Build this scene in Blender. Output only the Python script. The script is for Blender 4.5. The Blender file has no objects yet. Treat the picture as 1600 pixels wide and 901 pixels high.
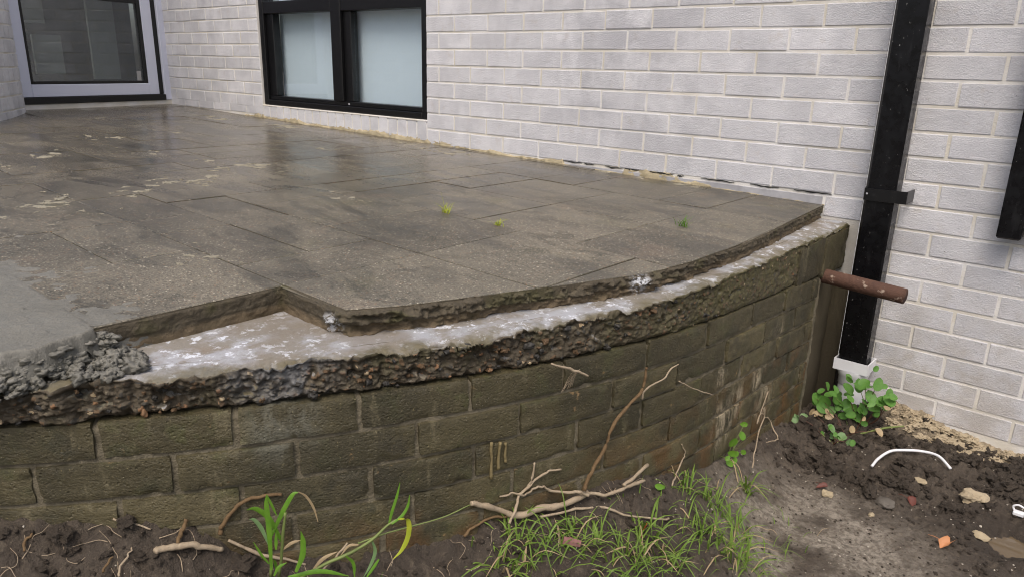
import bpy, math, random
import numpy as np
from mathutils import Vector, Matrix

random.seed(11)
RNG = np.random.default_rng(5)
SC = bpy.context.scene
COL = SC.collection

# ---------------------------------------------------------------- camera
cam = bpy.data.cameras.new('camera')
cam.sensor_width = 36.0
cam.lens = 1142.5 / 1600 * 36
cam.clip_start = 0.05
cam.clip_end = 500
camo = bpy.data.objects.new('camera', cam)
COL.objects.link(camo)
r_ = Vector((0.75231939, 0.65835627, 0.02413628))
u_ = Vector((-0.20859301, 0.20329239, 0.95664056))
f_ = Vector((-0.62490359, 0.7247339, -0.29026932))
camo.matrix_world = Matrix(((r_.x, u_.x, -f_.x, 2.217), (r_.y, u_.y, -f_.y, -2.88152),
                            (r_.z, u_.z, -f_.z, 0.47955), (0, 0, 0, 1)))
SC.camera = camo

# ---------------------------------------------------------------- sky and sun (overcast)
SUN_EL, SUN_ROT = math.radians(58), math.radians(150)
world = bpy.data.worlds.new('World')
SC.world = world
world.use_nodes = True
wn = world.node_tree
bg = wn.nodes['Background']
sky = wn.nodes.new('ShaderNodeTexSky')
sky.sky_type = 'NISHITA'
sky.sun_disc = False
sky.sun_elevation = SUN_EL
sky.sun_rotation = SUN_ROT
sky.air_density = 1.0
sky.dust_density = 6.0
sky.ozone_density = 1.0
wn.links.new(sky.outputs[0], bg.inputs['Color'])
bg.inputs['Strength'].default_value = 0.13
sun = bpy.data.lights.new('sun', 'SUN')
sun.energy = 1.1
sun.angle = math.radians(35)
sun.color = (1.0, 0.965, 0.92)
suno = bpy.data.objects.new('sun', sun)
COL.objects.link(suno)
S = Vector((math.sin(SUN_ROT) * math.cos(SUN_EL), math.cos(SUN_ROT) * math.cos(SUN_EL), math.sin(SUN_EL)))
suno.rotation_euler = S.to_track_quat('Z', 'Y').to_euler()
suno.location = (3, -4, 6)
SC.view_settings.view_transform = 'Standard'
SC.view_settings.look = 'None'
SC.view_settings.exposure = 0.38
SC.view_settings.gamma = 1.0
SC.view_settings.use_curve_mapping = False
SC.cycles.use_denoising = True
SC.cycles.use_adaptive_sampling = False
SC.cycles.denoising_prefilter = 'ACCURATE'
SC.cycles.filter_width = 1.05
SC.cycles.max_bounces = 6

PTS = {"root_main": [[1.2593, -1.8905, -0.4215], [1.2727, -1.8539, -0.4425], [1.2888, -1.8076, -0.4739], [1.311, -1.7779, -0.4866], [1.3231, -1.7243, -0.4854], [1.3473, -1.6709, -0.4933], [1.3597, -1.5993, -0.4904], [1.3535, -1.5991, -0.4845]],
 "root_main2": [[1.3699, -1.6233, -0.4663], [1.3752, -1.6014, -0.4226], [1.3836, -1.5658, -0.375], [1.3891, -1.5404, -0.3157], [1.3991, -1.4914, -0.2798], [1.4061, -1.4542, -0.2567], [1.4074, -1.4465, -0.2254], [1.4077, -1.4451, -0.1976]],
 "root_side": [[1.3987, -1.4382, -0.2848], [1.401, -1.4247, -0.2613], [1.4102, -1.3653, -0.2537], [1.415, -1.3297, -0.2339], [1.4182, -1.3039, -0.2286]],
 "root_mid": [[1.2832, -1.8241, -0.4294], [1.2937, -1.7931, -0.4295], [1.3041, -1.7606, -0.4449], [1.3117, -1.7362, -0.4347], [1.3183, -1.714, -0.4386], [1.3245, -1.6925, -0.4559], [1.3439, -1.656, -0.4677], [1.3599, -1.6268, -0.4742], [1.3772, -1.6113, -0.4841]],
 "root_up": [[1.3202, -1.8323, -0.4748], [1.3072, -1.7902, -0.4575], [1.3, -1.7737, -0.439], [1.308, -1.7484, -0.4192], [1.3109, -1.7387, -0.3684]],
 "root_up2": [[1.3, -1.7737, -0.439], [1.3115, -1.7369, -0.4147], [1.3213, -1.7036, -0.4038], [1.3327, -1.6629, -0.4085]],
 "root_right": [[1.3644, -1.6064, -0.4851], [1.3903, -1.5624, -0.4977], [1.4049, -1.5146, -0.501], [1.4072, -1.4746, -0.5039], [1.4163, -1.4191, -0.5123]],
 "root_right2": [[1.4055, -1.5024, -0.4921], [1.4034, -1.4554, -0.4925], [1.398, -1.3793, -0.4929]],
 "root_low": [[1.3324, -1.7349, -0.5029], [1.3589, -1.6603, -0.5086], [1.3781, -1.6096, -0.5158], [1.3987, -1.5719, -0.5246], [1.416, -1.5554, -0.5353], [1.4381, -1.532, -0.5472], [1.4637, -1.4831, -0.5667], [1.488, -1.4293, -0.5876], [1.4909, -1.3952, -0.594]],
 "root_lowl": [[1.2609, -1.9111, -0.4968], [1.2622, -1.8827, -0.4849], [1.2783, -1.8383, -0.4768], [1.2942, -1.7915, -0.4893]],
 "root_f1": [[1.3445, -1.7347, -0.1212], [1.3556, -1.6964, -0.1383], [1.3652, -1.6613, -0.1567], [1.3719, -1.6356, -0.1718]],
 "root_f2": [[1.419, -1.2966, -0.2764], [1.4239, -1.2494, -0.3063], [1.4306, -1.1641, -0.349], [1.4334, -1.1073, -0.3748]],
 "root_l1": [[1.0378, -2.3373, -0.3761], [1.0391, -2.3352, -0.3611], [1.0498, -2.318, -0.3341], [1.0624, -2.2973, -0.3135], [1.0789, -2.2695, -0.3096], [1.0961, -2.2395, -0.3118]],
 "root_l2": [[1.0179, -2.4523, -0.3647], [1.022, -2.4291, -0.3657], [1.0334, -2.3963, -0.3708], [1.0434, -2.3665, -0.3886], [1.0482, -2.3414, -0.4012]],
 "root_l3": [[1.0431, -2.3288, -0.392], [1.0544, -2.3105, -0.409], [1.0743, -2.2773, -0.4371], [1.0916, -2.2474, -0.4535], [1.1186, -2.2114, -0.4715]],
 "root_l4": [[1.0245, -2.4126, -0.3638], [1.0121, -2.3984, -0.3528], [1.008, -2.3837, -0.3348]],
 "root_l5": [[0.9386, -2.4836, -0.3175], [0.9551, -2.4608, -0.3306], [0.9754, -2.436, -0.3457]],
 "root_l6": [[0.895, -2.615, -0.336], [0.8836, -2.6073, -0.3264], [0.8801, -2.5936, -0.3198]],
 "root_l7": [[1.0126, -2.5127, -0.3854], [1.0004, -2.5045, -0.3754], [0.9927, -2.4863, -0.367], [0.9855, -2.4733, -0.3576]],
 "root_l8": [[0.9896, -2.5291, -0.3777], [0.9831, -2.5173, -0.3706], [0.9788, -2.5062, -0.3631]],
 "root_r1": [[1.4872, -0.8924, -0.6731], [1.4537, -0.7959, -0.6595], [1.4217, -0.6959, -0.6463], [1.4192, -0.6599, -0.6091], [1.4192, -0.6976, -0.5862], [1.4192, -0.7152, -0.612], [1.4192, -0.6569, -0.5175]],
 "root_r2": [[1.4192, -0.6599, -0.6091], [1.4192, -0.6082, -0.6399], [1.4401, -0.6048, -0.6743], [1.4624, -0.623, -0.6878], [1.4617, -0.6665, -0.6805], [1.4555, -0.7124, -0.6693]],
 "root_r3": [[1.4337, -1.3041, -0.5697], [1.4132, -1.2395, -0.57], [1.4116, -1.2066, -0.5391], [1.4118, -1.2034, -0.5206], [1.4102, -1.2237, -0.4915]],
 "twig_l": [[1.1525, -2.1949, -0.4749], [1.1511, -2.1631, -0.4665], [1.152, -2.1348, -0.4481]],
 "conduit": [[1.7235, -0.4645, -0.7582], [1.7259, -0.402, -0.7573], [1.744, -0.3347, -0.7561], [1.7765, -0.288, -0.7552], [1.8248, -0.2554, -0.7546], [1.8759, -0.2642, -0.7552], [1.9224, -0.3052, -0.755]],
 "straw": [[1.4847, -1.5494, -0.5888], [1.4755, -1.5209, -0.5815], [1.469, -1.4905, -0.5768]],
 "chip": [[1.3962, -1.7304, -0.5553], [1.4223, -1.6992, -0.5675]],
 "leaf_orange": [[2.0014, -0.7442, -0.7717]],
 "leaf_brown": [[1.867, -0.5774, -0.7692], [1.6449, -0.6845, -0.7713]],
 "flat_stone": [[1.8124, -0.6341, -0.7803]],
 "cream_stone": [[1.6626, -0.7144, -0.7818], [1.8665, -0.4377, -0.7766], [2.061, -0.5964, -0.7927], [1.8002, -0.7332, -0.7821]],
 "clod_big": [[2.0065, -0.4443, -0.7767]],
 "clip": [[2.1301, -0.4434, -0.7677]],
 "paper": [[1.7196, -0.3739, -0.7667]],
 "bush": [[1.5676, -0.4806, -0.7801], [1.557, -0.3396, -0.7787], [1.5764, -0.2627, -0.7758], [1.5988, -0.1633, -0.7532]],
 "clover": [[1.4192, -0.9304, -0.6514], [1.4234, -1.3694, -0.5654], [1.4192, -0.8868, -0.6472]],
 "seedling": [[1.0944, -2.265, -0.4761], [1.095, -2.2554, -0.4739]],
 "seedl2": [[1.1305, -2.2179, -0.4929], [1.1744, -2.1274, -0.5047]],
 "tuft": [[1.502, -0.9602, -0.7136], [1.4411, -1.2402, -0.6114], [1.3256, -1.8256, -0.5379], [1.3933, -1.7492, -0.5702], [1.4335, -1.6557, -0.5838], [1.4991, -1.5905, -0.6209], [1.4831, -1.5102, -0.6013], [1.5475, -1.4922, -0.6507], [1.494, -1.183, -0.665], [1.5667, -1.2846, -0.6981], [1.5651, -1.1596, -0.7247], [1.6241, -1.242, -0.7511], [1.341, -1.8841, -0.5631], [1.4895, -1.6561, -0.6234], [1.3729, -1.8145, -0.5695], [1.3976, -1.6833, -0.561], [1.5273, -1.3224, -0.6589], [1.59, -1.2523, -0.7234], [1.5232, -1.5711, -0.6368]],
 "clay": [[1.7015, -0.0902, -0.7567], [1.7608, -0.0669, -0.7571], [1.823, -0.0562, -0.7642], [1.8668, -0.0623, -0.7712], [1.9107, -0.0781, -0.7736], [1.9749, -0.1091, -0.7733], [2.036, -0.1375, -0.7736], [2.0942, -0.1633, -0.7744], [1.7629, -0.1521, -0.7749]],
 "chips_f": [[1.3447, -1.6167, -0.2066], [1.361, -1.5476, -0.3097], [1.4192, -0.593, -0.5858], [0.9102, -2.5218, -0.2275], [1.0856, -2.2578, -0.2476], [1.0564, -2.3072, -0.2895], [1.133, -2.1718, -0.1993]],
 "drip": [[1.2753, -1.8437, -0.289], [1.2758, -1.8422, -0.378], [1.282, -1.8245, -0.2941], [1.2809, -1.8276, -0.3602], [1.2866, -1.8109, -0.2977], [1.287, -1.8097, -0.348]],
 "weed_vine": [[1.2275, -2.1049, -0.5061], [1.2194, -2.0558, -0.4905], [1.2282, -1.9874, -0.4792]],
 "la0": [[1.1546, -2.2802, -0.3653], [1.1452, -2.2966, -0.314], [1.1351, -2.314, -0.2902], [1.1268, -2.3279, -0.2885]],
 "la1": [[1.1539, -2.3055, -0.3591], [1.1486, -2.3147, -0.3233], [1.1433, -2.3237, -0.304], [1.139, -2.3309, -0.3011]],
 "la2": [[1.1648, -2.3106, -0.4053], [1.1654, -2.3096, -0.3244], [1.1651, -2.3102, -0.2718], [1.1658, -2.309, -0.2514]],
 "la3": [[1.1764, -2.3146, -0.2416], [1.1804, -2.3078, -0.2661], [1.1839, -2.3016, -0.2882]],
 "la4": [[1.1462, -2.2949, -0.3495], [1.1546, -2.2803, -0.315], [1.1608, -2.2693, -0.2908], [1.1674, -2.2575, -0.2708], [1.1723, -2.2486, -0.2688]],
 "la5": [[1.1821, -2.2558, -0.2612], [1.1882, -2.2446, -0.2729], [1.1939, -2.234, -0.2994], [1.197, -2.2284, -0.3306]],
 "la6": [[1.1855, -2.2744, -0.4192], [1.1919, -2.2629, -0.3876], [1.1932, -2.2604, -0.3567], [1.1922, -2.2622, -0.3346]],
 "la7": [[1.1806, -2.3073, -0.3555], [1.1812, -2.3064, -0.3384], [1.1818, -2.3053, -0.3201]],
 "la8": [[1.1552, -2.2793, -0.3835], [1.1627, -2.2659, -0.3731], [1.1711, -2.2507, -0.37]],
 "la9": [[1.1682, -2.2807, -0.436], [1.196, -2.2301, -0.4375], [1.2204, -2.1835, -0.4613]],
 "la10": [[1.1666, -2.3076, -0.4185], [1.171, -2.2999, -0.4026], [1.1784, -2.2869, -0.395]],
 "la11": [[1.1737, -2.3193, -0.3821], [1.1679, -2.3292, -0.3607], [1.1624, -2.3385, -0.3319]],
 "la12": [[1.1486, -2.2907, -0.4295], [1.1475, -2.2926, -0.4107], [1.1467, -2.294, -0.4006]],
 "lb0": [[1.2338, -2.0948, -0.3891], [1.2368, -2.0883, -0.3604], [1.2414, -2.0784, -0.3272], [1.2444, -2.072, -0.2976]],
 "lb1": [[1.2462, -2.0967, -0.3779], [1.2549, -2.0778, -0.3644], [1.2598, -2.0669, -0.3459], [1.2616, -2.063, -0.3212]],
 "lb2": [[1.2612, -2.0929, -0.3627], [1.2691, -2.0756, -0.369], [1.2694, -2.0749, -0.4026], [1.2638, -2.0872, -0.4326], [1.256, -2.1039, -0.4495]],
 "lb3": [[1.2188, -2.1263, -0.4107], [1.2217, -2.1202, -0.4389], [1.218, -2.1279, -0.4663], [1.2109, -2.1424, -0.4933]],
 "lb4": [[1.2061, -2.1785, -0.4267], [1.2124, -2.1662, -0.4477], [1.2129, -2.1652, -0.4819]],
 "lb5": [[1.2441, -2.1289, -0.4418], [1.2384, -2.1407, -0.4602], [1.2315, -2.1548, -0.4808]],
 "lb6": [[1.1677, -2.2257, -0.4493], [1.1767, -2.2091, -0.4308], [1.1892, -2.1852, -0.4216]],
 "lb7": [[1.2175, -2.156, -0.4072], [1.2093, -2.1723, -0.4054], [1.2023, -2.1859, -0.4217]],
 "sa": [[1.15, -2.2883, -0.4386], [1.154, -2.2814, -0.3858], [1.1571, -2.2758, -0.3391], [1.1592, -2.2721, -0.3062]],
 "sa2": [[1.1521, -2.3047, -0.428], [1.1524, -2.3042, -0.3879], [1.1532, -2.3028, -0.3473]],
 "sb": [[1.156, -2.2471, -0.4621], [1.1792, -2.2043, -0.4437], [1.199, -2.166, -0.4314], [1.2187, -2.1263, -0.4122], [1.2338, -2.0947, -0.3862], [1.2464, -2.0675, -0.3749]],
 "sb2": [[1.1995, -2.1428, -0.4203], [1.2217, -2.0969, -0.4129], [1.2437, -2.0492, -0.409], [1.2707, -1.9866, -0.4067], [1.2946, -1.927, -0.3944]],
 "bushleaf": [[1.5142, -0.2, -0.662], [1.5068, -0.2, -0.6905], [1.5457, -0.2, -0.6285], [1.595, -0.2, -0.5873], [1.6372, -0.2, -0.579], [1.6275, -0.2, -0.6272], [1.6511, -0.2, -0.6395], [1.67, -0.2, -0.6507], [1.6038, -0.2, -0.6861], [1.5473, -0.2, -0.7448], [1.4809, -0.2, -0.6887], [1.4413, -0.2, -0.6939], [1.5958, -0.2, -0.7354], [1.5387, -0.2, -0.6876], [1.6835, -0.2, -0.6286], [1.5695, -0.2, -0.7109], [1.502, -0.2, -0.7211], [1.6026, -0.2, -0.7071], [1.5762, -0.2, -0.6084], [1.6433, -0.2, -0.6725], [1.4677, -0.2, -0.7116], [1.5241, -0.2, -0.7135]],
 "bushlow": [[1.4063, -0.33, -0.8049], [1.4336, -0.33, -0.8292], [1.4713, -0.33, -0.794], [1.5413, -0.33, -0.8481], [1.5756, -0.33, -0.7754], [1.5416, -0.33, -0.7268], [1.5881, -0.33, -0.7707], [1.6104, -0.33, -0.7876], [1.4492, -0.33, -0.7707], [1.5041, -0.33, -0.8287], [1.4146, -0.33, -0.7781], [1.5581, -0.33, -0.8078]],
 "bushpale": [[1.4685, -0.25, -0.7279], [1.4934, -0.25, -0.7062], [1.6249, -0.25, -0.6989], [1.5973, -0.25, -0.7626], [1.6753, -0.25, -0.7313], [1.4597, -0.25, -0.8322], [1.4539, -0.25, -0.894], [1.6921, -0.25, -0.6379], [1.5014, -0.25, -0.7295]]}

# ---------------------------------------------------------------- numpy noise
def _hash(i, j, k, seed):
    n = (i * 374761393 + j * 668265263 + k * 2147483647 + seed * 974634777) & 0xFFFFFFFF
    n = ((n ^ (n >> 13)) * 1274126177) & 0xFFFFFFFF
    n = (n ^ (n >> 16)) & 0xFFFF
    return n / 32767.5 - 1.0
def vnoise(x, y, z=0.0, seed=0):
    x = np.asarray(x, float); y = np.asarray(y, float); z = np.asarray(z, float) + 0 * x
    xi = np.floor(x).astype(np.int64); yi = np.floor(y).astype(np.int64); zi = np.floor(z).astype(np.int64)
    fx, fy, fz = x - xi, y - yi, z - zi
    fx = fx * fx * (3 - 2 * fx); fy = fy * fy * (3 - 2 * fy); fz = fz * fz * (3 - 2 * fz)
    out = 0
    for a in (0, 1):
        wa = fx if a else 1 - fx
        for b in (0, 1):
            wb = fy if b else 1 - fy
            for c in (0, 1):
                wc = fz if c else 1 - fz
                out = out + _hash(xi + a, yi + b, zi + c, seed) * wa * wb * wc
    return out
def fbm(x, y, z=0.0, o=4, seed=0, g=0.5):
    t, a = 0, 1.0
    for i in range(o):
        t = t + a * vnoise(x * 2 ** i + 17.3 * i, y * 2 ** i + 5.1 * i, np.asarray(z) * 2 ** i + 9.7 * i, seed + i)
        a *= g
    return t

def worley(x, y, seed=0):
    x = np.asarray(x, float) + 0 * np.asarray(y, float); y = np.asarray(y, float) + 0 * x
    xi, yi = np.floor(x).astype(np.int64), np.floor(y).astype(np.int64)
    best = np.full(x.shape, 9.0); ident = np.zeros(x.shape)
    for a in (-1, 0, 1):
        for b in (-1, 0, 1):
            cx_, cy_ = xi + a, yi + b
            fx = cx_ + .5 + .45 * _hash(cx_, cy_, 0 * cx_, seed); fy = cy_ + .5 + .45 * _hash(cx_, cy_, 0 * cx_ + 1, seed)
            d = np.hypot(x - fx, y - fy); m = d < best
            best = np.where(m, d, best); ident = np.where(m, .5 + .5 * _hash(cx_, cy_, 0 * cx_ + 2, seed), ident)
    return best, ident
def dome(x, y, seed=0):
    f, i = worley(x, y, seed)
    return np.sqrt(np.clip(1 - (f / .62) ** 2, 0, 1)), i, f

# ---------------------------------------------------------------- mesh helpers
class MB:
    def __init__(self):
        self.v, self.f = [], []
    def add(self, verts, faces):
        n = len(self.v)
        self.v.extend([tuple(map(float, p)) for p in verts])
        self.f.extend([tuple(i + n for i in q) for q in faces])
    def box(self, x0, x1, y0, y1, z0, z1, c=0.0):
        if c <= 0:
            v = [(x, y, z) for x in (x0, x1) for y in (y0, y1) for z in (z0, z1)]
            self.add(v, [(0, 1, 3, 2), (4, 6, 7, 5), (0, 4, 5, 1), (2, 3, 7, 6), (0, 2, 6, 4), (1, 5, 7, 3)])
        else:
            v, f = chamfer_box(x0, x1, y0, y1, z0, z1, c)
            self.add(v, f)
    def build(self, name, mat, parent=None, smooth=False, loc=None):
        me = bpy.data.meshes.new(name)
        me.from_pydata(self.v, [], self.f)
        me.validate()
        if smooth:
            me.polygons.foreach_set('use_smooth', [True] * len(me.polygons))
        me.materials.append(mat)
        return link(name, me, parent, loc)
def link(name, me, parent=None, loc=None):
    o = bpy.data.objects.new(name, me)
    COL.objects.link(o)
    if loc is not None:
        o.location = loc
    if parent is not None:
        o.parent = parent
    return o
def grid_mesh(P, name, mat, parent=None, smooth=True, mask=None, attrs=None):
    """P: (n, m, 3) array -> quad sheet"""
    n, m = P.shape[:2]
    idx = np.arange(n * m).reshape(n, m)
    q = np.stack([idx[:-1, :-1], idx[1:, :-1], idx[1:, 1:], idx[:-1, 1:]], -1).reshape(-1, 4)
    if mask is not None:
        q = q[mask[:-1, :-1].reshape(-1)]
    me = bpy.data.meshes.new(name)
    me.vertices.add(n * m)
    me.vertices.foreach_set('co', P.reshape(-1).astype(np.float32))
    me.loops.add(len(q) * 4)
    me.loops.foreach_set('vertex_index', q.reshape(-1).astype(np.int32))
    me.polygons.add(len(q))
    me.polygons.foreach_set('loop_start', np.arange(0, len(q) * 4, 4, dtype=np.int32))
    me.update(calc_edges=True)
    me.validate()
    if smooth:
        me.polygons.foreach_set('use_smooth', [True] * len(me.polygons))
    for k_, A_ in (attrs or {}).items():
        at_ = me.attributes.new(k_, 'FLOAT', 'POINT')
        at_.data.foreach_set('value', np.asarray(A_, np.float32).reshape(-1))
    me.materials.append(mat)
    return link(name, me, parent)
def chamfer_box(x0, x1, y0, y1, z0, z1, c):
    lo, hi = np.array([x0, y0, z0]), np.array([x1, y1, z1])
    v, key = [], {}
    for sx in (0, 1):
        for sy in (0, 1):
            for sz in (0, 1):
                s = (sx, sy, sz)
                for ax in range(3):
                    p = []
                    for k in range(3):
                        b = (lo, hi)[s[k]][k]
                        p.append(b if k == ax else b + (c if s[k] == 0 else -c))
                    key[(s, ax)] = len(v)
                    v.append(tuple(p))
    f = []
    for ax in range(3):
        a, b = [(1, 2), (2, 0), (0, 1)][ax]
        for sd in (0, 1):
            q = []
            for (i, j) in ((0, 0), (1, 0), (1, 1), (0, 1)):
                s = [0, 0, 0]; s[ax] = sd; s[a] = i; s[b] = j
                q.append(key[(tuple(s), ax)])
            f.append(tuple(q) if sd else tuple(reversed(q)))
    for ax in range(3):
        a, b = [(1, 2), (2, 0), (0, 1)][ax]
        for i in (0, 1):
            for j in (0, 1):
                s0 = [0, 0, 0]; s1 = [0, 0, 0]
                s0[a] = s1[a] = i; s0[b] = s1[b] = j; s1[ax] = 1
                q = [key[(tuple(s0), a)], key[(tuple(s1), a)], key[(tuple(s1), b)], key[(tuple(s0), b)]]
                f.append(tuple(q) if (i ^ j) else tuple(reversed(q)))
    for sx in (0, 1):
        for sy in (0, 1):
            for sz in (0, 1):
                s = (sx, sy, sz)
                t = [key[(s, 0)], key[(s, 1)], key[(s, 2)]]
                f.append(tuple(t) if (sx + sy + sz) % 2 else tuple(reversed(t)))
    return v, f
def spline(pts, n=6):
    P = [np.array(p, float) for p in pts]
    if len(P) < 3:
        k = np.linspace(0, 1, n + 1)[:, None]
        return P[0] * (1 - k) + P[-1] * k
    P = [2 * P[0] - P[1]] + P + [2 * P[-1] - P[-2]]
    out = []
    for i in range(1, len(P) - 2):
        a, b, c, d = P[i - 1], P[i], P[i + 1], P[i + 2]
        for t in np.arange(n) / n:
            out.append(0.5 * (2 * b + (c - a) * t + (2 * a - 5 * b + 4 * c - d) * t * t + (3 * b - a - 3 * c + d) * t ** 3))
    out.append(P[-2])
    return np.array(out)
def tube(mb, pts, rads, sides=8, n=6, wob=0.0, seed=0):
    C = spline(pts, n)
    k = len(C)
    R = np.interp(np.linspace(0, 1, k), np.linspace(0, 1, len(rads)), rads)
    if wob:
        q = np.arange(k) * 0.45
        C = C + wob * np.stack([vnoise(q, q * 0 + 1, 0, seed), vnoise(q, q * 0 + 7, 0, seed + 1), vnoise(q, q * 0 + 13, 0, seed + 2)], 1)
        R = R * (1 + 0.16 * vnoise(q * 1.3, q * 0 + 3, 0, seed + 5))
    T = np.gradient(C, axis=0)
    T /= np.linalg.norm(T, axis=1)[:, None] + 1e-9
    up = np.array([0.13, 0.31, 0.94])
    v, f = [], []
    for i in range(k):
        a = np.cross(T[i], up); a /= np.linalg.norm(a) + 1e-9
        b = np.cross(a, T[i])
        for j in range(sides):
            w = 2 * math.pi * j / sides
            v.append(C[i] + R[i] * (a * math.cos(w) + b * math.sin(w)))
    for i in range(k - 1):
        for j in range(sides):
            j2 = (j + 1) % sides
            f.append((i * sides + j, i * sides + j2, (i + 1) * sides + j2, (i + 1) * sides + j))
    f.append(tuple(reversed(range(sides))))
    f.append(tuple((k - 1) * sides + j for j in range(sides)))
    mb.add(v, f)
def blade(mb, pts, widths, side=None, n=4, fold=0.25):
    """leaf strip with a folded midrib"""
    C = spline(pts, n)
    k = len(C)
    W = np.interp(np.linspace(0, 1, k), np.linspace(0, 1, len(widths)), widths)
    T = np.gradient(C, axis=0)
    T /= np.linalg.norm(T, axis=1)[:, None] + 1e-9
    v, f = [], []
    for i in range(k):
        s = side if side is not None else np.cross(T[i], (0, 0, 1.0))
        s = np.array(s, float); s -= T[i] * np.dot(s, T[i]); s /= np.linalg.norm(s) + 1e-9
        nn = np.cross(T[i], s)
        v += [C[i] - s * W[i] / 2 + nn * W[i] * fold, C[i], C[i] + s * W[i] / 2 + nn * W[i] * fold]
    for i in range(k - 1):
        f += [(3 * i, 3 * i + 1, 3 * i + 4, 3 * i + 3), (3 * i + 1, 3 * i + 2, 3 * i + 5, 3 * i + 4)]
    mb.add(v, f)
def ico(sub=1):
    t = (1 + 5 ** .5) / 2
    V = [np.array(p, float) for p in [(-1, t, 0), (1, t, 0), (-1, -t, 0), (1, -t, 0), (0, -1, t), (0, 1, t), (0, -1, -t), (0, 1, -t), (t, 0, -1), (t, 0, 1), (-t, 0, -1), (-t, 0, 1)]]
    V = [p / np.linalg.norm(p) for p in V]
    F = [(0, 11, 5), (0, 5, 1), (0, 1, 7), (0, 7, 10), (0, 10, 11), (1, 5, 9), (5, 11, 4), (11, 10, 2), (10, 7, 6), (7, 1, 8), (3, 9, 4), (3, 4, 2), (3, 2, 6), (3, 6, 8), (3, 8, 9), (4, 9, 5), (2, 4, 11), (6, 2, 10), (8, 6, 7), (9, 8, 1)]
    for _ in range(sub):
        c, N = {}, []
        def mid(a, b):
            k = (min(a, b), max(a, b))
            if k not in c:
                m = V[a] + V[b]; V.append(m / np.linalg.norm(m)); c[k] = len(V) - 1
            return c[k]
        for a, b, d in F:
            x, y, z = mid(a, b), mid(b, d), mid(d, a)
            N += [(a, x, z), (b, y, x), (d, z, y), (x, y, z)]
        F = N
    return np.array(V), F
ICO1, ICO1F = ico(1)
ICO2, ICO2F = ico(2)
def lump(mb, c, r, flat=0.7, rough=0.35, sub=1, seed=0, freq=1.4):
    V, F = (ICO1, ICO1F) if sub == 1 else (ICO2, ICO2F)
    o = seed * 3.17
    d = 1 + rough * fbm(V[:, 0] * freq + o, V[:, 1] * freq - o, V[:, 2] * freq + 2 * o, 3, 3)
    a = seed * 1.7
    sc = np.array([1 + .3 * math.sin(a * 3), 1 + .3 * math.cos(a * 5), flat]) * r
    W = V * d[:, None] * sc
    ca, sa = math.cos(a), math.sin(a)
    W = np.stack([W[:, 0] * ca - W[:, 1] * sa, W[:, 0] * sa + W[:, 1] * ca, W[:, 2]], 1) + np.array(c)
    mb.add(W, F)

# ---------------------------------------------------------------- object tags
def tag(o, label=None, cat=None, group=None, kind=None):
    for k, v in (('label', label), ('category', cat), ('group', group), ('kind', kind)):
        if v:
            o[k] = v
    return o
def thing(name, label, cat, loc=(0, 0, 0), group=None):
    o = bpy.data.objects.new(name, None)
    o.empty_display_size = 0.1
    COL.objects.link(o)
    o.location = loc
    return tag(o, label, cat, group)

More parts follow.
